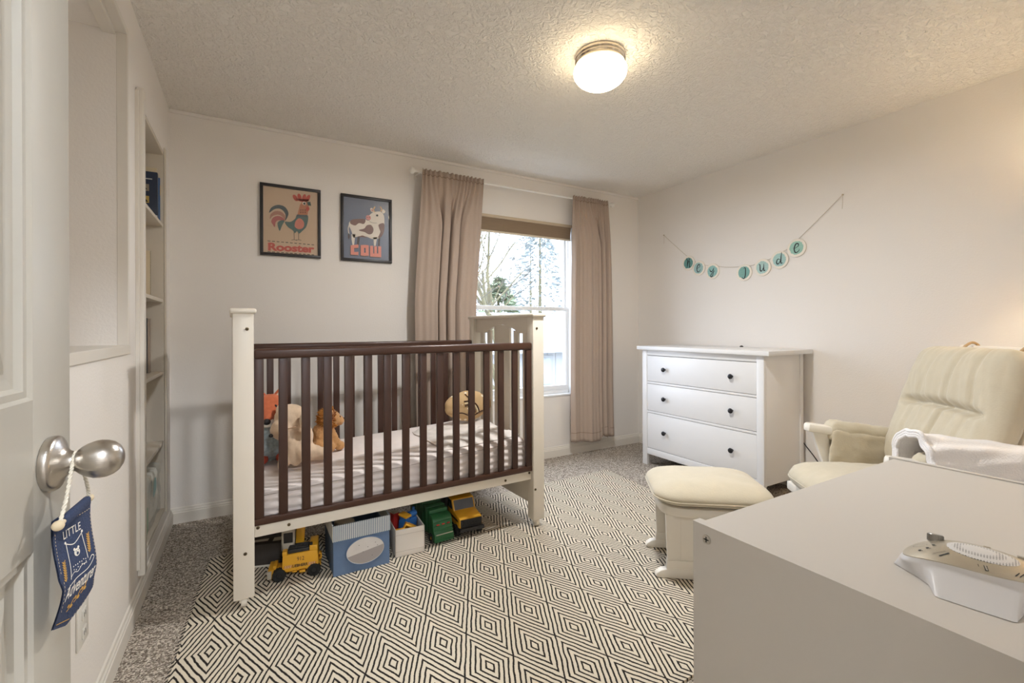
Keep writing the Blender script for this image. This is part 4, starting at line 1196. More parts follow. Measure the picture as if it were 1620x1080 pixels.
for y in (-.108, .06, .14):
    for x in (-w_*.98, w_*.98): wheel(du, (x, y, .0305), .030, .026, 'x', 'toyblack')
a = Art((-w_-.0006, 0, 0), (0, 1, 0), (0, 0, 1), (-1, 0, 0), .0004)
a.poly([(-.13, .078), (.02, .082), (.02, .094), (-.13, .090)], 0); a.mb.build('side_stripe', [M['toyblack']], cabd, smooth=0)

# ------------------------------------------------------------------ white three drawer dresser
dx = thing('dresser', 'white three drawer dresser with black knobs against the right wall', 'dresser', (3.525, -1.06, 0))
FX, YA, YB = 3.285, -1.586, -.534
def wpart(name, m, boxes, par=dx, bev=.0025):
    mb = MB()
    for a_, b_ in boxes: mb.box(a_, b_, bev)
    return mb.build(name, m, par, world=True)
sub(dx, dx)
wpart('top_panel', M['white'], [((3.255, YA-.052, .960), (3.772, YB+.034, .990))], bev=.003)
for y0 in (YA, YB-.050):
    wpart('front_leg', M['white'], [((FX, y0, 0), (FX+.030, y0+.050, .960))])
    wpart('rear_leg', M['white'], [((3.715, y0, 0), (3.755, y0+.050, .960))])
for y0 in (YA+.006, YB-.022):
    wpart('side_panel', M['white'], [((FX+.03, y0, .105), (3.716, y0+.016, .960))], bev=.001)
wpart('back_panel', M['whiteinner'], [((3.735, YA+.05, .10), (3.741, YB-.05, .955))], bev=0)
wpart('front_rail', M['white'], [((FX+.002, YA+.05, .915), (FX+.028, YB-.05, .960))])
wpart('front_rail', M['white'], [((FX+.002, YA+.05, .681), (FX+.028, YB-.05, .697))], bev=.001)
wpart('front_rail', M['white'], [((FX+.002, YA+.05, .438), (FX+.028, YB-.05, .455))], bev=.001)
wpart('bottom_rail', M['white'], [((FX+.002, YA+.05, .092), (FX+.028, YB-.05, .143))])
for z0, z1, kz_ in ((.7005, .9110, .806), (.4584, .6777, .570), (.1467, .4347, .297)):
    d_ = wpart('drawer', M['white'], [((FX+.004, YA+.0525, z0), (FX+.022, YB-.0525, z1))], bev=.0015)
    sub(dx, d_)
    wpart('drawer_box', M['whiteinner'], [((FX+.03, YA+.07, z0+.01), (3.70, YB-.07, z1-.03))], d_, 0)
    for ky in (-.773, -1.360):
        mb = MB(); mb.lathe([(0, 0), (.008, 0), (.006, .004), (.0055, .012), (.009, .016), (.0165, .019), (.0180, .023), (.0165, .0275), (.010, .031), (0, .032)], 24, M=T(FX+.0045, ky, kz_) @ RY(-pi/2))
        mb.build('drawer_knob', M['knobblack'], d_, world=True)
# power cord sagging from behind the dresser
pc = thing('power_cord', 'black power cord running down behind the white dresser to the carpet', 'cord', (3.765, -1.66, .3))
mb = MB(); mb.tube(catmull([(3.772, -1.55, .36), (3.770, -1.64, .26), (3.765, -1.72, .17), (3.755, -1.84, .10), (3.752, -1.98, .04), (3.745, -2.1, .006), (3.70, -2.2, .005)], 8), .0035, 8); mb.build('cable', M['toyblack'], pc, world=True)
clp = thing('cable_clip', 'tiny black clip on the back edge of the white dresser top', 'clip', (3.745, -1.13, .990))
mb = MB(); mb.lathe([(0, 0), (.014, 0), (.014, .004), (.008, .010), (0, .012)], 16); mb.build('clip_body', M['toyblack'], clp)

# ------------------------------------------------------------------ glider armchair and ottoman
GA = 2.478
gl = thing('glider_chair', 'cream velour glider armchair with white wooden frame in the right corner', 'armchair', (2.83, -2.40, 0), GA)
def pleat(p, n): return p+n*(.004*noise.noise(p*14)+.0025*noise.noise(p*34))
def seatd(p, n):
    k = 1-min(1, (p.x/.27)**2); k2 = 1-min(1, (p.y/.27)**2)
    if p.z > 0: p = p+Vector((0, 0, .016*k*k2))
    return pleat(p, n)
mb = MB(); mb.rbox((-.23, -.262, .352), (.318, .262, .484), (.12, .12, .064), 34, seatd); s_ = mb.build('seat_cushion', M['cream'], gl, smooth=180)
mb = MB()
mb.tube(rrect(-.231, .319, -.263, .263, .121, .418), .003, 6, closed=True); mb.build('piping', M['cream'], s_)
# tufted back cushion in its own tilted frame: x = thickness (front +), y = width, z = height
BM = T(-.185, 0, .470) @ RY(-.315)
BW, BHh = .285, .304
def backd(p, n):
    h = p.z+BHh       # 0..0.63
    w = p.y
    if n.x < -.3: return pleat(p, n)
    f = max(0, min(1, (p.x+.02)/.06))
    edge = max(0, 1-(abs(w)/.25)**6)
    d = 0
    cr_ = .335-.02*(w/.25)**2
    t_ = (h-cr_)
    d -= .046*math.exp(-(t_/.016)**2)*(1 if abs(w) < .185 else max(0, 1-(abs(w)-.185)/.05))
    d += .022*(math.exp(-((h-.47)/.10)**2)+math.exp(-((h-.19)/.09)**2))*edge
    ph = w*70+5*noise.noise((w*6, h*2.2, 1.0))
    env = math.exp(-(t_/.11)**2)*.8+.55*math.exp(-((h-.60)/.10)**2)+.5*math.exp(-((h-.02)/.07)**2)
    d += .0065*(.7*sin(ph)+.5*sin(ph*2.3+1))*env*edge
    g1 = w-(.02+.10*max(0, h-.36)); d -= .020*math.exp(-(g1/.010)**2)*(.6 if h > cr_ else 1)*edge
    d -= .012*math.exp(-((w+.13-.2*max(0, h-.36))/.010)**2)*(1 if h < cr_ else .5)*edge
    d -= .012*math.exp(-((w-.15)/.010)**2)*edge
    return p+Vector((d*f, 0, 0))+n*.003*noise.noise(p*18)
mb = MB(); mb.rbox((-.06, -BW, -BHh), (.07, BW, BHh), (.06, .075, .075), 64, backd)
for v in mb.bm.verts:
    h = v.co.z+BHh
    v.co.y *= (1-.13*max(0, (h-.36)/.25)**1.3)*(1-.10*max(0, (.12-h)/.12))
bmesh.ops.transform(mb.bm, matrix=BM @ T(0, 0, BHh), verts=mb.bm.verts)
mb.build('back_cushion', M['cream'], gl, smooth=180)
# wooden back frame
mb = MB()
mb.box((-.112, -.225, .57), (-.085, .225, .648), .010, 3, M=BM)
o_ = mb.build('top_rail', M['gwood'], gl)
for sy in (-1, 1):
    mb = MB(); mb.box((-.105, sy*.215-.02, -.20), (-.078, sy*.215+.02, .60), .008, M=BM); mb.build('back_post', M['gwood'], gl)
for k in range(4):
    mb = MB(); y = -.13+.087*k; mb.box((-.100, y-.016, -.05), (-.086, y+.016, .56), .004, M=BM); mb.build('spindle', M['gwood'], gl)
mb = MB()
for y in (-.14, .14):
    mb.tube([BM @ Vector(q) for q in catmull([(-.03, y, .590), (-.075, y-.008, .655), (-.118, y-.012, .645), (-.122, y-.012, .59), (-.114, y-.006, .56)], 6)], .006, 8)
mb.build('tie_strap', mat('tie_strap', (188, 160, 124), .9), gl)
for sy, nm in ((-1, 'far'), (1, 'near')):
    yc = sy*.312
    mb = MB()   # armrest board, rounded nose dipping at the front
    bo = [(.175, -.012), (.165, -.028), (.12, -.034), (-.28, -.034), (-.30, -.02), (-.30, .02), (-.28, .034), (.12, .034), (.165, .028), (.175, .012)]
    mb.prism(bo, -.042, 0, M=T(.15, yc, .650) @ RY(-.13) @ T(-.15, 0, 0), bev=.012)
    ar = mb.build('armrest', M['gwood'], gl)
    def padd(p, n): return p+n*(.006*noise.noise(p*16+Vector((0, sy*9, 0)))+.003*noise.noise(p*45))
    AT = T(.15, 0, .650) @ RY(-.13) @ T(-.15, 0, -.650)
    mb = MB(); mb.rbox((-.275, yc-.044, .575), (.070, yc+.044, .682), (.03, .03, .035), 20, padd, M=AT)
    mb.rbox((-.270, yc-sy*.038-.011, .385), (.060, yc-sy*.038+.011, .64), (.02, .010, .02), 20, padd, M=AT)
    mb.rbox((-.270, yc+sy*.040-.009, .50), (.058, yc+sy*.040+.009, .64), (.02, .008, .02), 16, padd, M=AT)
    mb.build('arm_pad', M['cream'], gl, smooth=180)
    # curved front arm support
    L_ = catmull([(.145, .616, 0), (.128, .55, 0), (.095, .45, 0), (.070, .36, 0), (.060, .25, 0)], 5)
    R_ = catmull([(.072, .616, 0), (.066, .55, 0), (.045, .45, 0), (.025, .36, 0), (.015, .25, 0)], 5)
    poly = [(p.x, p.y) for p in L_]+[(p.x, p.y) for p in reversed(R_)]
    mb = MB(); mb.prism(poly, -.014, .014, M=Matrix(((1, 0, 0, 0), (0, 0, 1, yc), (0, 1, 0, 0), (0, 0, 0, 1))), bev=.003); mb.build('arm_support', M['gwood'], gl)
    mb = MB(); mb.prism([(-.21, .616), (-.25, .616), (-.235, .25), (-.18, .25)], -.014, .014, M=Matrix(((1, 0, 0, 0), (0, 0, 1, yc), (0, 1, 0, 0), (0, 0, 0, 1))), bev=.003); mb.build('arm_support', M['gwood'], gl)
    mb = MB(); mb.box((-.26, yc-.014, .25), (.14, yc+.014, .305), .006); mb.build('side_rail', M['gwood'], gl)
    mb = MB(); mb.prism([(-.30, .0), (.24, .0), (.262, .012), (.250, .032), (.19, .052), (-.25, .052), (-.31, .03), (-.315, .012)], -.020, .020, M=Matrix(((1, 0, 0, 0), (0, 0, 1, sy*.23), (0, 1, 0, 0), (0, 0, 0, 1))), bev=.004); mb.build('runner', M['gwood'], gl)
    mb = MB(); mb.box((-.12, sy*.23-.014, .052), (.10, sy*.23+.014, .26), .004); mb.build('base_panel', M['gwood'], gl)
mb = MB(); mb.box((-.23, -.325, .305), (.26, .325, .348), .006); mb.build('seat_frame', M['gwood'], gl)
mb = MB(); mb.box((-.03, -.23, .14), (.02, .23, .20), .004); mb.build('cross_rail', M['gwood'], gl)

# knitted throw over the near arm of the glider
th_ = thing('throw_blanket', 'white knitted throw draped over the near arm of the glider', 'blanket', tuple(MW[gl.name] @ Vector((0, .312, .70))), GA)
def thr(u, v, off):
    x = .085-.42*v
    a_ = (u-.5)*2           # -1 outer .. 1 inner
    ang = a_*1.75
    r_ = .098+off-.016*v
    if abs(ang) < pi/2:
        y = r_*sin(ang)*.95; z = -.055+r_*cos(ang)*(.95-.25*v)
    else:
        s_ = (abs(ang)-pi/2)*.62
        y = math.copysign(r_*.95+.04*s_, ang); z = -.055-s_*(.9 if ang > 0 else 1.7)
    w_ = .006*noise.noise((u*6, v*5, 2))+.004*sin(u*34+v*3)*(1-v)
    return Vector((x+.010*noise.noise((u*5, 0, 7)), y+w_, z+w_+.012*noise.noise((u*3, v*4, 5))))
mb = MB(); mb.surf(lambda u, v: thr(u, v, .007), 60, 60); mb.surf(lambda u, v: thr(u, v, -.007), 60, 60)
for q in (0, 1):
    mb.surf(lambda u, v: thr(u, q, .007).lerp(thr(u, q, -.007), v), 60, 2); mb.surf(lambda u, v: thr(q, u, .007).lerp(thr(q, u, -.007), v), 60, 2)
tb = mb.build('knit_cloth', M['throw'], th_, smooth=180)
mb = MB()
for o_ in (.013, .003, -.006):
    mb.tube([thr(k/50, 0.0, o_)+Vector((.002, 0, 0)) for k in range(51)], .0075, 8)
mb.build('rolled_hem', M['throw'], th_, smooth=180)

ot = thing('ottoman', 'cream velour glider ottoman with white wooden base on the rug edge', 'ottoman', (2.295, -1.885, 0), GA)
OZ = .0015
def ottd(p, n):
    k = (1-min(1, (p.x/.26)**2))*(1-min(1, (p.y/.22)**2))
    if p.z > 0: p = p+Vector((0, 0, .018*k))
    return p+n*(.003*noise.noise(p*12))
mb = MB(); mb.rbox((-.268, -.218, .335), (.252, .218, .418), (.11, .11, .045), 30, ottd); c_ = mb.build('cushion', M['cream'], ot, smooth=180)
mb = MB()
mb.tube(rrect(-.269, .253, -.219, .219, .111, .372), .003, 6, closed=True); mb.build('piping', M['cream'], c_)
mb = MB(); mb.prism([(p.x, p.y) for p in catmull([(.225, -.10, 0), (.225, .10, 0), (.19, .165, 0), (.10, .188, 0), (-.12, .188, 0), (-.21, .165, 0), (-.24, .10, 0), (-.24, -.10, 0), (-.21, -.165, 0), (-.12, -.188, 0), (.10, -.188, 0), (.19, -.165, 0)], 4, True)], .296, .336, bev=.006); mb.build('seat_frame', M['gwood'], ot)
XZ = lambda y: Matrix(((1, 0, 0, 0), (0, 0, 1, y), (0, 1, 0, 0), (0, 0, 0, 1)))
for sy in (-1, 1):
    yy = sy*.145
    mb = MB(); mb.prism([(.192, .088), (.200, .296), (-.215, .296), (-.205, .088)], -.010, .010, M=XZ(yy), bev=.002); pnl = mb.build('side_panel', M['gwood'], ot)
    mb = MB()
    mb.prism([(.140, .088), (.196, .088), (.204, .296), (.140, .296)], -.013, .013, M=XZ(yy), bev=.002); mb.build('panel_stile', M['gwood'], ot)
    mb = MB(); mb.prism([(-.209, .088), (-.152, .088), (-.152, .296), (-.219, .296)], -.013, .013, M=XZ(yy), bev=.002); mb.build('panel_stile', M['gwood'], ot)
    mb = MB(); mb.prism([(.203, .030), (.199, .090), (-.212, .090), (-.214, .030)], -.016, .016, M=XZ(yy), bev=.004); mb.build('panel_foot', M['gwood'], ot)
    mb = MB(); mb.prism([(-.215, .0105), (.18, .0105), (.238, .0105), (.250, .018), (.246, .030), (.225, .045), (.17, .058), (-.16, .058), (-.21, .05), (-.225, .03)], -.019, .019, M=XZ(yy), bev=.005); mb.build('runner', M['gwood'], ot)
mb = MB(); mb.box((-.04, -.145, .10), (.01, .145, .16), .004); mb.build('cross_rail', M['gwood'], ot)

# ------------------------------------------------------------------ chest of drawers in the foreground
ch = thing('chest_of_drawers', 'plain off white chest of drawers in the right foreground', 'chest of drawers', (1.54, -2.995, 0))
sub(ch, ch)
X0, X1, Y0, Y1, CZ = 1.125, 1.956, -3.236, -2.755, .78
def cpart(name, boxes, m=M['chest'], par=ch, bev=.0012):
    mb = MB()
    for a_, b_ in boxes: mb.box(a_, b_, bev)
    return mb.build(name, m, par, world=True)
cpart('side_panel', [((X0, Y0, .0), (X0+.018, Y1, CZ-.018))], bev=0)
cpart('side_panel', [((X1-.016, Y0, .0), (X1, Y1, CZ+.003))])
cpart('top_panel', [((X0, Y0, CZ-.018), (X1-.018, Y1-.012, CZ)), ((X0, Y1-.012, CZ-.018), (X0+.020, Y1, CZ))], bev=0)
cpart('back_panel', [((X0+.018, Y0, .02), (X1-.018, Y0+.006, CZ-.018))])
cpart('plinth', [((X0+.018, Y1-.06, 0), (X1-.018, Y1-.045, .07))])
for k in range(3):
    z0 = .075+k*.2285
    d_ = cpart('drawer', [((X0+.021, Y1-.020, z0), (X1-.021, Y1-.004, z0+.223 if k < 2 else CZ-.0205))]); sub(ch, d_)
    cpart('drawer_box', [((X0+.04, Y0+.03, z0+.02), (X1-.04, Y1-.02, z0+.18))], M['whiteinner'], d_, 0)
mb = MB(); mb.cyl((X0+.001, -2.7845, .7555), (X0-.0016, -2.7845, .7555), .0085, n=24, bev=.0006); cl_ = mb.build('cam_lock', M['nickel'], ch, world=True)
sub(ch, cl_)
mb = MB(); mb.box((X0-.0022, -2.7895, .7546), (X0-.0014, -2.7795, .7564)); mb.box((X0-.0022, -2.7854, .7505), (X0-.0014, -2.7836, .7605)); mb.build('screw_slot', M['dark'], cl_, world=True)

# ------------------------------------------------------------------ sound machine
sm = thing('sound_machine', 'silver and white sound machine with round speaker grille on the foreground chest', 'sound machine',
           M=Matrix(((.243, .970, 0, 1.312), (-.970, .243, 0, -3.094), (0, 0, 1, CZ), (0, 0, 0, 1))))
# local x = across (to the right as seen), y = away from the camera
SA, SB, SY = .078, .054, -.008
def sz(x, y):
    r2 = (x/SA)**2+((y-SY)/SB)**2
    return .0410-.0095*min(r2, 1.3)-(.013 if x < 0 else .004)*min(1, abs(x)/SA)**3
def ptop(r, ph):
    x = SA*r*cos(ph)
    y = SY+SB*r*sin(ph)
    z = sz(x, y)
    return Vector((x, y-(.018 if x < 0 else .004)*(x/SA)**2, z))
BASE = [(0, .088, -.034), (45, .07, .03), (90, 0, .05), (135, -.07, .03), (180, -.088, -.034), (212, -.058, -.062), (226, -.046, -.076), (238, -.0375, -.106), (244, -.034, -.1085),
        (270, 0, -.111), (296, .034, -.1125), (302, .0375, -.110), (314, .046, -.076), (328, .058, -.062), (360, .088, -.034)]
def sbase(ph):
    d = math.degrees(ph) % 360
    for (a0, x0, y0), (a1, x1, y1) in zip(BASE, BASE[1:]):
        if a0 <= d <= a1:
            t_ = (d-a0)/(a1-a0)
            return Vector((x0+(x1-x0)*t_, y0+(y1-y0)*t_, .0008))
def sbody(u, v):
    ph = 2*pi*u
    a_ = ptop(1.0, ph)+Vector((0, 0, -.0006)); b_ = sbase(ph)
    o_ = Vector((a_.x*1.05, (a_.y-SY)*1.07+SY, a_.z-.006))
    if v < .2: return a_.lerp(o_, v/.2)
    t_ = (v-.2)/.8
    q = o_.lerp(b_, t_)
    q.z = o_.z+(b_.z-o_.z)*t_**.9
    return q
mb = MB(); mb.surf(sbody, 180, 20, cu=True); mb.raw([sbase(2*pi*k/180) for k in range(180)], [list(range(180))[::-1]])
mb.build('body', mat('machine_shell', (208, 206, 206), .35), sm, smooth=50)
mb = MB(); mb.surf(lambda u, v: ptop(v*.999+.001, 2*pi*u)+Vector((0, 0, .0006)), 72, 16, cu=True)
mb.surf(lambda u, v: ptop(1, 2*pi*u)+Vector((0, 0, .0006-.002*v)), 72, 1, cu=True)
pt = mb.build('top_plate', mat('machine_plate', (190, 182, 166), .32, .75, bump=.08, bscale=400), sm, smooth=60)
gc = (.007, -.008)
mb = MB()
def gpt(u, v):
    x, y = gc[0]+.037*v*cos(2*pi*u), gc[1]+.029*v*sin(2*pi*u)
    return Vector((x, y, sz(x, y)+.0012+.0022*(1-v*v)))
mb.surf(lambda u, v: gpt(u, max(v, .001)), 48, 10, cu=True); mb.surf(lambda u, v: gpt(u, 1)+Vector((0, 0, -.0016*v)), 48, 1, cu=True)
gm = mat('speaker_grille', (206, 203, 200), .5)
nt = gm.node_tree; vv = nt.nodes.new('ShaderNodeTexVoronoi'); vv.inputs['Scale'].default_value = 330; vv.inputs['Randomness'].default_value = 0
nt.links.new(nt.nodes['Texture Coordinate'].outputs['Object'], vv.inputs['Vector'])
rp_ = nt.nodes.new('ShaderNodeValToRGB'); rp_.color_ramp.elements[0].position = .30; rp_.color_ramp.elements[0].color = rgb((120, 117, 114)); rp_.color_ramp.elements[1].position = .38; rp_.color_ramp.elements[1].color = rgb((210, 207, 204))
nt.links.new(vv.outputs['Distance'], rp_.inputs['Fac']); nt.links.new(rp_.outputs['Color'], nt.nodes['Principled BSDF'].inputs['Base Color'])
mb.build('speaker_grille', gm, sm, smooth=60)
mb = MB(); mb.lathe([(0, -.004), (.0115, -.004), (.0115, .0075), (.0105, .0085), (0, .0085)], 40, M=T(-.044, .024, .033) @ RX(-.25) @ SCL(.82, .82, .9))
for k in range(30):
    a_ = 2*pi*k/30
    mb.box((.0112, -.0005, -.003), (.0121, .0005, .0072), M=T(-.044, .024, .033) @ RX(-.25) @ SCL(.82, .82, .9) @ RZ(a_))
mb.build('volume_dial', mat('machine_dial', (150, 146, 140), .4, .4), sm)
def onp(u, v, k):
    return Vector((u, v, sz(u, v+(.018 if u < 0 else .004)*(u/SA)**2)+.0009+k))
a = Art((0, 0, 0), (1, 0, 0), (0, 1, 0), (0, 0, 1), .0003, fn=onp)
for x, y in ((-.058, -.034), (-.050, -.026), (-.044, -.014)): a.circ((x, y), .0020, 0, 1, 12); a.circ((x+.003, y-.002), .0008, 1, 1, 8)
a.stroke([(-.059+.008*cos(t_), -.014+.006*sin(t_)) for t_ in [k*.5 for k in range(12)]], .0005, 1)
a.stroke([(-.036, -.047), (-.026, -.036)], .0020, 0, smooth=False); a.stroke([(-.043, -.043), (-.030, -.032)], .0007, 1, smooth=False)
a.stroke([(.012, -.056), (.010, -.046)], .0036, 0, smooth=False); a.stroke([(.012, -.0555), (.010, -.0465)], .0020, 2, 2, smooth=False); a.stroke([(.004, -.052), (.003, -.047)], .001, 1, smooth=False)
for k in range(3): a.stroke([(.038+.004*k, -.048+.001*k), (.042+.004*k, -.038+.001*k)], .0010, 0, smooth=False)
a.mb.build('button_markings', [M['ink'], mat('machine_print', (110, 104, 96), .6), M['toygrey']], pt, smooth=0)
for x, y in ((.012, .040), (.046, .032)):
    mb = MB(); mb.box((x-.004, y-.003, .026), (x+.004, y+.002, .0355), .001); mb.build('button', M['toygrey'], sm)

# ------------------------------------------------------------------ framed animal prints
def framed(label, x0, x1, z0, z1, kind):
    o = thing('framed_print', label, 'picture', ((x0+x1)/2, 0, (z0+z1)/2), group='framed animal prints')
    w, h = (x1-x0)/2, (z1-z0)/2
    fw = .0185
    mb = MB()
    mb.box((-w, -.019, -h), (w, -.001, -h+fw), .0015); mb.box((-w, -.019, h-fw), (w, -.001, h), .0015)
    mb.box((-w, -.019, -h+fw), (-w+fw, -.001, h-fw), .0015); mb.box((w-fw, -.019, -h+fw), (w, -.001, h-fw), .0015)
    mb.build('frame', M['blackframe'], o)
    mb = MB(); mb.box((-w+.004, -.009, -h+.004), (w-.004, -.002, h-.004))
    iw, ih = w-fw, h-fw
    if kind == 'r':
        def c(x, y):
            u = (x-220)/480; return (u*2*iw-iw, ih-(y-(200+68*u))/(600-36*u)*2*ih)
        paper = mat('print_paper_tan', (202, 176, 148), .35, coat=.35)
    else:
        def c(x, y):
            u = (x-945)/410; return (u*2*iw-iw, ih-(y-(300+60*u))/(552-34*u)*2*ih)
        paper = mat('print_paper_slate', (104, 114, 136), .35, coat=.35)
    pr = mb.build('print', paper, o, smooth=0)
    a = Art((0, -.0094, 0), (1, 0, 0), (0, 0, 1), (0, -1, 0), .00035)
    S = lambda pts, mi, k=1: a.smooth([c(*p) for p in pts], mi, k)
    L = lambda pts, mi, k=1: a.poly([c(*p) for p in pts], mi, k)
    K = lambda pts, w_, mi, k=1: a.stroke([c(*p) for p in pts], w_, mi, k)
    Ci = lambda p, r_, mi, k=1: a.circ(c(*p), r_, mi, k)
    u_ = 2*iw/480
    if kind == 'r':
        SLATE, ROSE, SALM, TEAL, ORNG, RED, PINK, BLK, WHT, DTEAL = range(10)
        ms = [mat('print_slate', (72, 84, 90), .4), mat('print_rose', (176, 92, 92), .4), mat('print_salmon', (170, 122, 104), .4), mat('print_teal', (78, 106, 104), .4),
              mat('print_orange', (184, 118, 84), .4), mat('print_red', (190, 76, 62), .4), mat('print_pink', (206, 126, 110), .4), M['ink'], mat('print_white', (232, 224, 208), .4), mat('print_dark_teal', (44, 78, 74), .4)]
        S([(270, 445), (290, 398), (345, 374), (405, 392), (436, 445), (425, 490), (404, 518), (412, 480), (400, 440), (365, 410), (318, 412)], SLATE)
        S([(276, 502), (284, 458), (325, 430), (375, 438), (408, 475), (404, 516), (385, 482), (345, 462), (300, 475)], SALM)
        S([(288, 524), (305, 488), (345, 474), (385, 488), (398, 516), (352, 512), (326, 530), (318, 574), (300, 550)], ROSE)
        S([(342, 535), (370, 514), (402, 518), (380, 560), (360, 608), (346, 575)], TEAL, 2)
        S([(404, 526), (455, 526), (495, 498), (514, 462), (560, 462), (608, 470), (610, 520), (592, 575), (560, 608), (530, 632), (510, 612), (492, 628), (470, 600), (428, 570)], TEAL, 2)
        L([(516, 462), (538, 378), (560, 346), (598, 344), (618, 380), (614, 420), (606, 466)], ORNG, 3)
        L([(510, 462), (607, 470), (607, 488), (503, 480)], SLATE, 4)
        for p, ang in (((497, 312), -.6), ((535, 306), -.3), ((575, 312), .25), ((610, 316), .5)):
            pts = []
            for k in range(20):
                t_ = 2*pi*k/20; x_, y_ = 17*cos(t_), 34*sin(t_)
                pts.append((p[0]+x_*cos(ang)-y_*sin(ang), p[1]+x_*sin(ang)+y_*cos(ang)))
            L(pts, RED, 3)
        S([(500, 322), (560, 322), (620, 330), (600, 348), (545, 345)], RED, 3)
        Ci((577, 362), 17*u_, WHT, 4); Ci((578, 364), 11*u_, BLK, 5)
        L([(600, 350), (632, 348), (640, 384), (612, 380)], DTEAL, 4)
        S([(594, 398), (614, 388), (624, 415), (606, 434), (594, 420)], RED, 4)
        for x_ in (545, 565, 585):
            for y_ in (422, 442): K([(x_-6, y_-7), (x_+6, y_+7)], 3*u_, BLK, 4); K([(x_+6, y_-7), (x_-6, y_+7)], 3*u_, BLK, 4)
        S([(490, 560), (500, 520), (530, 495), (560, 510), (576, 545), (565, 580), (530, 594), (500, 580)], PINK, 4)
        for x_ in (484, 524):
            K([(x_, 622), (x_+2, 690)], 4*u_, BLK, 1); K([(x_-22, 690), (x_+2, 688), (x_+26, 694)], 4*u_, BLK, 1)
        for k in range(11):
            x_ = 256+38.5*k
            for y_ in (696+.086*(x_-258)*1.0, 792+.07*(x_-258)):
                L([(x_, y_), (x_+24, y_+2), (x_+24, y_+8), (x_, y_+6)], BLK)
        p0 = c(262, 792); p1 = c(668, 744)
        a.text('Rooster', p0[0], c(262, 786)[1], p1[0], c(262, 714)[1], RED, 2, slant=c(668, 806)[1]-c(262, 786)[1], offset=.035)
        a.text('Rooster', p0[0]-.003, c(262, 786)[1]-.001, p1[0]-.003, c(262, 714)[1]-.001, PINK, 1, slant=c(668, 806)[1]-c(262, 786)[1], offset=.045)
    else:
        WHT, BRN, DBR, PINK, TAN, BLK, SALM, DRED = range(8)
        ms = [mat('print_cream', (226, 216, 202), .4), mat('print_brown', (122, 86, 76), .4), mat('print_dark_brown', (70, 58, 58), .4), mat('print_pink_nose', (214, 142, 134), .4),
              mat('print_tan', (214, 176, 128), .4), M['ink'], mat('print_salmon_letter', (226, 140, 122), .4), mat('print_letter_shade', (66, 54, 58), .4)]
        L([(1066, 662), (1090, 650), (1078, 742), (1060, 742)], DBR); L([(1252, 668), (1272, 662), (1266, 746), (1252, 746)], DBR)
        S([(992, 560), (1003, 525), (1060, 506), (1135, 508), (1152, 518), (1178, 514), (1168, 480), (1206, 448), (1268, 440), (1304, 470), (1312, 530), (1306, 600), (1284, 655), (1250, 680), (1200, 684), (1150, 664), (1095, 656), (1052, 668), (1030, 668), (1012, 610)], WHT, 2)
        L([(1012, 640), (1048, 640), (1036, 738), (1022, 738), (1014, 690)], WHT, 2); L([(1208, 668), (1242, 668), (1230, 744), (1214, 744)], WHT, 2)
        S([(1002, 540), (1012, 514), (1060, 505), (1135, 507), (1124, 548), (1080, 542), (1050, 562), (1022, 556)], BRN, 3)
        S([(1080, 602), (1126, 590), (1150, 562), (1188, 560), (1210, 596), (1198, 634), (1166, 642), (1130, 622), (1090, 612)], BRN, 3)
        S([(1258, 556), (1306, 546), (1308, 610), (1282, 664), (1252, 672), (1272, 622), (1262, 590)], BRN, 3)
        S([(1080, 664), (1112, 652), (1150, 672), (1120, 668)], BRN, 3)
        K([(996, 552), (986, 590), (992, 640)], 9*u_, WHT, 1); S([(988, 632), (1000, 656), (990, 688), (982, 660)], DBR, 2)
        Ci((1164, 494), 27*u_, PINK, 4); Ci((1152, 490), 5*u_, DBR, 5); Ci((1172, 490), 5*u_, DBR, 5)
        K([(1172, 528), (1205, 540), (1240, 542)], 3*u_, BLK, 4)
        Ci((1242, 474), 15*u_, WHT, 4); Ci((1243, 474), 12*u_, BLK, 5); Ci((1239, 468), 3*u_, WHT, 6)
        K([(1222, 446), (1210, 424), (1224, 396)], 13*u_, TAN, 3); K([(1276, 440), (1286, 420), (1272, 396)], 13*u_, TAN, 3)
        S([(1182, 412), (1200, 410), (1214, 444), (1190, 440)], WHT, 3); S([(1298, 420), (1320, 440), (1306, 458), (1288, 446)], WHT, 3); S([(1190, 420), (1200, 420), (1206, 438), (1194, 436)], PINK, 4)
        def letter(strokes, mi, dx_, dy_, k):
            for s_ in strokes: a.poly([c(x+dx_, y+dy_) for x, y in s_], mi, k)
        Cc = [[(1006, 740), (1074, 732), (1074, 762), (1036, 766), (1036, 800), (1074, 798), (1074, 828), (1006, 824)]]
        O1 = [[(1094, 738), (1124, 736), (1124, 834), (1094, 830)], [(1138, 736), (1166, 740), (1166, 832), (1138, 834)], [(1124, 736), (1138, 736), (1138, 764), (1124, 764)], [(1124, 806), (1138, 806), (1138, 834), (1124, 834)]]
        Wl = [[(1178, 744), (1206, 744), (1206, 812), (1178, 812)], [(1216, 748), (1240, 748), (1240, 812), (1216, 812)], [(1252, 748), (1280, 750), (1280, 813), (1252, 813)], [(1178, 812), (1280, 813), (1280, 846), (1178, 840)]]
        for l_ in (Cc, O1, Wl): letter(l_, DRED, -6, 7, 3); letter(l_, SALM, 0, 0, 4)
    a.mb.build('artwork', ms, pr, smooth=0)
    mb = MB(); mb.box((-iw, -.0146, -ih), (iw, -.0136, ih)); mb.build('glazing', mat_glass('print_glazing', gloss=.05), o, smooth=0)
    return o
framed('black framed rooster print on the back wall', .4660, .8260, 1.6175, 2.0790, 'r')
framed('black framed blue cow print on the back wall', .9545, 1.3070, 1.6170, 2.0795, 'c')

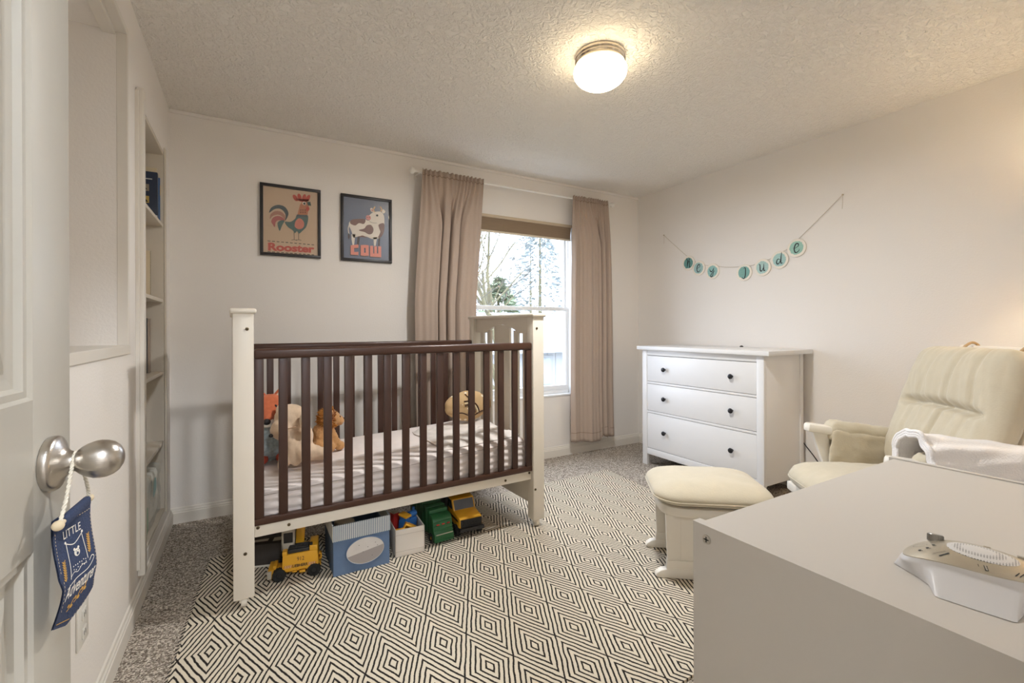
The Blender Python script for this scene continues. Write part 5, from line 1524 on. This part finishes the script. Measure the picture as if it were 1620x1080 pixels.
# ------------------------------------------------------------------ letter garland on the right wall
ga = thing('hanging_letter_garland', 'string garland of seven teal lettered discs pinned to the right wall', 'garland', (RW, -1.08, 1.75))
def gp(y, z, off=.006): return Vector((RW-off, y, z))
DISC0 = [(-.610, 1.7135, 'h', (92, 158, 150)), (-.7146, 1.657, 'e', (152, 196, 192)), (-.851, 1.615, 'y', (138, 194, 188)), (-1.1333, 1.574, 'j', (120, 182, 170)), (-1.2813, 1.597, 'u', (168, 208, 200)), (-1.410, 1.6375, 'd', (160, 206, 198)), (-1.5308, 1.707, 'e', (150, 204, 184))]
DISC = [(y, z, l_, tuple(int(sum(c)/3+(k-sum(c)/3)*.72) for k in c)) for y, z, l_, c in DISC0]
mb = MB()
pts = [(-.334, 2.009)]+[(d[0], d[1]+.050) for d in DISC]+[(-1.823, 2.011)]
P3 = []
for i, (y, z) in enumerate(pts):
    if i: 
        y0, z0 = pts[i-1]
        for k in range(1, 6):
            t_ = k/6; P3.append(gp(y0+(y-y0)*t_, z0+(z-z0)*t_-.012*sin(pi*t_)*(1 if 1 < i < len(pts)-1 else .25)))
    P3.append(gp(y, z))
mb.tube(P3, .0014, 6)
mb.tube([gp(-.334, 2.009), gp(-.336, 1.97, .004), gp(-.333, 1.93, .003)], .0009, 5); mb.tube([gp(-1.823, 2.011), gp(-1.821, 1.96, .004), gp(-1.818, 1.92, .003)], .0009, 5)
mb.build('string', M['string'], ga, world=True)
for y, z in ((-.334, 2.009), (-1.823, 2.011)):
    mb = MB(); mb.cyl((RW-.0005, y, z), (RW-.010, y, z), .0035, .005, n=12); mb.build('pin', M['string'], ga, world=True)
GL = {'h': [[(-.16, .42), (-.06, .15), (-.10, -.4)], [(-.10, -.35), (.02, .10), (.12, .05), (.10, -.36), (.2, -.3)], [(.12, .44), (.06, .2), (-.02, 0)]],
      'e': [[(-.12, -.05), (.10, .10), (.10, .26), (-.02, .26), (-.12, -.02), (-.06, -.30), (.08, -.28), (.18, -.12)]],
      'y': [[(-.20, .22), (-.14, .02), (-.02, -.02), (.10, .22)], [(.12, .28), (.08, -.10), (.0, -.42), (-.12, -.40), (-.04, -.18), (.2, .02)]],
      'j': [[(-.02, .30), (.10, .32), (.10, -.20), (.0, -.46), (-.14, -.34)], [(.10, .12), (.11, -.05)]],
      'u': [[(-.22, .24), (-.14, .20), (-.12, -.20), (-.02, -.24), (.08, .0)], [(.10, .26), (.10, -.22), (.20, -.20)]],
      'd': [[(.06, .0), (-.08, .06), (-.16, -.14), (-.10, -.28), (.02, -.18), (.10, .10)], [(.14, .52), (.10, .10), (.10, -.24), (.20, -.22)]]}
rnd = random.Random(11)
for i, (y, z, l_, col) in enumerate(DISC):
    mb = MB(); mb.cyl((RW-.0035, y, z), (RW-.0088, y, z), .0645, n=48, bev=.0012, M=None)
    d_ = mb.build('disc', M['disc'], ga, world=True); sub(ga, d_)
    X_ = Vector((0, -1, 0)); a = Art((RW-.0088, y, z), X_, (0, 0, 1), (-1, 0, 0), .0004)
    pts = []
    for k in range(56):
        t_ = 2*pi*k/56; r_ = .0475+.0035*rnd.uniform(-1, 1)*abs(sin(t_*1.0+.6)); pts.append((r_*cos(t_), r_*sin(t_)))
    a.poly(pts, 0)
    for s_ in GL[l_]: a.stroke([(p[0]*.125, p[1]*.105) for p in s_], .0072, 1, 3, taper=(.35, 1.15))
    for k in range(5):
        yy = -.04+.018*k; xx = sqrt(max(0, .046**2-yy*yy)); a.stroke([(-xx*.9, yy-.006), (xx*.9, yy+.008)], .0016, 2, 2, smooth=False)
    a.mb.build('painted_letter', [mat('disc_teal', col, .8, var=.12, vscale=40), M['ink'], mat('disc_brush', tuple(min(255, int(c_*1.07)) for c_ in col), .8)], d_, world=True, smooth=0)

# ------------------------------------------------------------------ outside the window
M['snowroof'] = mat('neighbour_shingles', (126, 126, 126), .9, bump=.8, bscale=14, var=.10, vscale=9)
M['siding'] = mat('neighbour_siding', (168, 168, 168), .8)
mb = MB(); mb.box((-12, .9, -1.2), (34, 60, -1.0)); structure('ground_outside', mb, mat('outside_lawn', (96, 98, 86), .95, var=.2, vscale=.6))
hs = thing('neighbour_house', 'pale neighbouring house with low shingled roof seen through the window', 'house', (7.5, 7.6, -1))
def hp(name, m, par=hs):
    def f(*boxes):
        mb = MB()
        for a_, b_ in boxes: mb.box(a_, b_)
        return mb.build(name, m, par, world=True)
    return f
sub(hs, hs)
hw_ = hp('wall', M['siding'])(((2, 6.3, -1), (13, 9.2, .64))); sub(hs, hw_)
mb = MB(); mb.raw([(1.6, 5.9, .62), (13.4, 5.9, .62), (13.4, 9.0, 1.62), (1.6, 9.0, 1.62), (1.6, 5.9, .56), (13.4, 5.9, .56), (13.4, 9.0, 1.54), (1.6, 9.0, 1.54)], [(0, 1, 2, 3), (4, 5, 6, 7), (0, 1, 5, 4), (1, 2, 6, 5), (2, 3, 7, 6), (3, 0, 4, 7)])
mb.build('roof', M['snowroof'], hs, world=True, smooth=0)
hp('gutter', mat('gutter_white', (170, 172, 174), .5))(((1.6, 5.82, .545), (13.4, 5.92, .62)))
hp('window', mat('neighbour_window_trim', (150, 152, 152), .5))(((6.35, 6.26, -.35), (7.15, 6.30, .45)))
hp('window_pane', mat('neighbour_pane', (150, 156, 160), .1), hs)(((6.42, 6.245, -.28), (7.08, 6.262, .38)))
mb = MB()
for k in range(44): mb.box((2+.25*k, 6.285, -1), (2.02+.25*k, 6.302, .6))
mb.build('siding_batten', M['siding'], hs, world=True, smooth=0)

M['bark'] = mat('tree_bark', (104, 98, 74), .95, bump=.5, bscale=20, var=.25, vscale=5)
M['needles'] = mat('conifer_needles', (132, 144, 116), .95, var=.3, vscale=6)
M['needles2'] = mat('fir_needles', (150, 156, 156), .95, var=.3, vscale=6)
def bare_tree(name, label, base, h, lean, seed, twigs, r0=.15):
    o = thing(name, label, 'tree', base, group='trees beyond the window')
    r_ = random.Random(seed)
    big = MB(); small = MB(); tw = MB()
    def grow(p, d, l, r, lev):
        n_ = 5; P = [p]; q = p; dd = d
        for k in range(n_):
            dd = (dd+Vector((r_.uniform(-.22, .22), r_.uniform(-.22, .22), r_.uniform(-.10, .16)))).normalized()
            q = q+dd*l/n_; P.append(q)
        R = [r*(1-.45*k/n_) for k in range(n_+1)]
        (big if lev == 0 else small if lev < 3 else tw).tube(P, R, 6 if lev < 2 else 4)
        if lev >= twigs: return
        for k in range(r_.choice((3, 4)) if lev else 5):
            i = r_.randint(2, n_)
            nd = (dd+Vector((r_.uniform(-1, 1), r_.uniform(-1, 1), r_.uniform(-.25, .75)))*.95).normalized()
            grow(P[i], nd, l*r_.uniform(.55, .75), R[i]*.62, lev+1)
    grow(Vector((0, 0, 0)), Vector(lean).normalized(), h, r0, 0)
    big.build('trunk', M['bark'], o); small.build('branch', M['bark'], o); tw.build('twig', mat('twig_bark', (84, 80, 72), .95), o)['kind'] = 'stuff'
    return o
bare_tree('bare_tree', 'mossy leaning bare tree branching in the middle of the window view', (7.35, 8.4+2.2, -1), 3.6, (.10, -.05, 1), 4, 5)
bare_tree('bare_tree', 'bare tree with thin arching branches at the left of the window view', (4.15, 3.5, -1), 2.4, (.10, 0, 1), 12, 5, .085)
def conifer(name, label, base, h, rad, m, seed):
    o = thing(name, label, 'tree', base, group='trees beyond the window')
    r_ = random.Random(seed)
    mb = MB(); mb.cyl((0, 0, 0), (0, 0, h), .16, .02, 10); mb.build('trunk', M['bark'], o)
    V = []; F = []
    for k in range(2600):
        t_ = r_.random()**1.2
        z = .5+(h-.5)*t_; R = rad*(1-t_)**.8*(.55+.45*r_.random()); a_ = r_.uniform(0, 2*pi)
        c_ = Vector((R*cos(a_), R*sin(a_), z-.25*R)); d_ = Vector((cos(a_), sin(a_), r_.uniform(-.6, .3))).normalized(); s_ = d_.cross(Vector((r_.uniform(-1, 1), r_.uniform(-1, 1), 1))).normalized()
        l_ = r_.uniform(.16, .34); w_ = l_*.28; i = len(V)
        V += [c_-s_*w_, c_+d_*l_, c_+s_*w_, c_-d_*l_*.6]; F.append((i, i+1, i+2, i+3))
    mb = MB(); mb.raw(V, F); mb.build('foliage', m, o, smooth=0)['kind'] = 'stuff'
    return o
conifer('conifer_tree', 'green bushy conifer low in the middle of the window view', (9.3, 13.2, -1), 4.2, 2.2, M['needles'], 1)
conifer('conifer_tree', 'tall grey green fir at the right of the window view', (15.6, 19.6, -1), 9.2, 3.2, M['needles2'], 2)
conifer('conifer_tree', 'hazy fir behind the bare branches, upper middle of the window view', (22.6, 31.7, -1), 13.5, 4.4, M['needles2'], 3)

# ------------------------------------------------------------------ floor lamp out of view, added hall fill light
fl = thing('floor_lamp', 'floor lamp with fabric shade in the corner behind the glider', 'lamp', (3.45, -2.95, 0))
mb = MB(); mb.lathe([(0, 0), (.13, 0), (.13, .012), (.03, .022), (.012, .03), (.012, 1.55), (0, 1.55)], 24); mb.build('stand', M['nickel'], fl)
mb = MB(); mb.surf(lambda u, v: Vector(((.16-.04*v)*cos(2*pi*u), (.16-.04*v)*sin(2*pi*u), 1.45+.24*v)), 40, 2, cu=True); mb.build('lamp_shade', mat('lamp_shade', (226, 206, 170), .9), fl)
mb = MB(); mb.ell((0, 0, 1.58), (.035, .035, .045)); mb.build('bulb', mat('bulb_glass', (255, 240, 214), .3, emit=(255, 236, 200), estr=84), fl)
hlp = thing('hall_fill_light', 'added round fill light in the unseen hall behind the doorway', 'ceiling light', (.7, -4.5, RH))
mb = MB(); mb.lathe([(0, -.08), (.10, -.07), (.15, -.04), (.16, 0), (0, 0)], 32); mb.build('glass_shade', mat('hall_fill_glow', (255, 250, 240), .3, emit=(236, 244, 253), estr=122), hlp)  # glowing shape added out of view to fill the room through the doorway

# ------------------------------------------------------------------ world, portal, camera
w = bpy.data.worlds.new('overcast'); SC.world = w; w.use_nodes = True
nt = w.node_tree; bg = nt.nodes['Background']
bg.inputs['Color'].default_value = (.82, .95, 1.16, 1); bg.inputs['Strength'].default_value = 3.7
pl = bpy.data.lights.new('window_portal', 'AREA'); pl.shape = 'RECTANGLE'; pl.size = ww; pl.size_y = wh; pl.cycles.is_portal = True
po = bpy.data.objects.new('window_portal', pl); COL.objects.link(po); po.location = ((WX0+WX1)/2, .16, (WZ0+WZ1)/2); po.rotation_euler = (-pi/2, 0, 0)

cam = bpy.data.cameras.new('camera'); co = bpy.data.objects.new('camera', cam); COL.objects.link(co)
cam.sensor_width = 36; cam.lens = 723.88/1620*36; cam.shift_y = -(540-518.72)/1620; cam.clip_start = .02; cam.clip_end = 200
co.matrix_world = T(.3962, -3.334, 1.1448) @ RZ(-.5239) @ RX(pi/2) @ RZ(-.0037)
SC.camera = co
SC.view_settings.view_transform = 'Standard'; SC.view_settings.look = 'None'; SC.view_settings.gamma = 1
SC.view_settings.use_curve_mapping = False; SC.view_settings.exposure = 1.0
SC.cycles.use_denoising = True
SC.cycles.max_bounces = 12; SC.cycles.diffuse_bounces = 7; SC.cycles.transparent_max_bounces = 16
SC.cycles.sample_clamp_indirect = 8
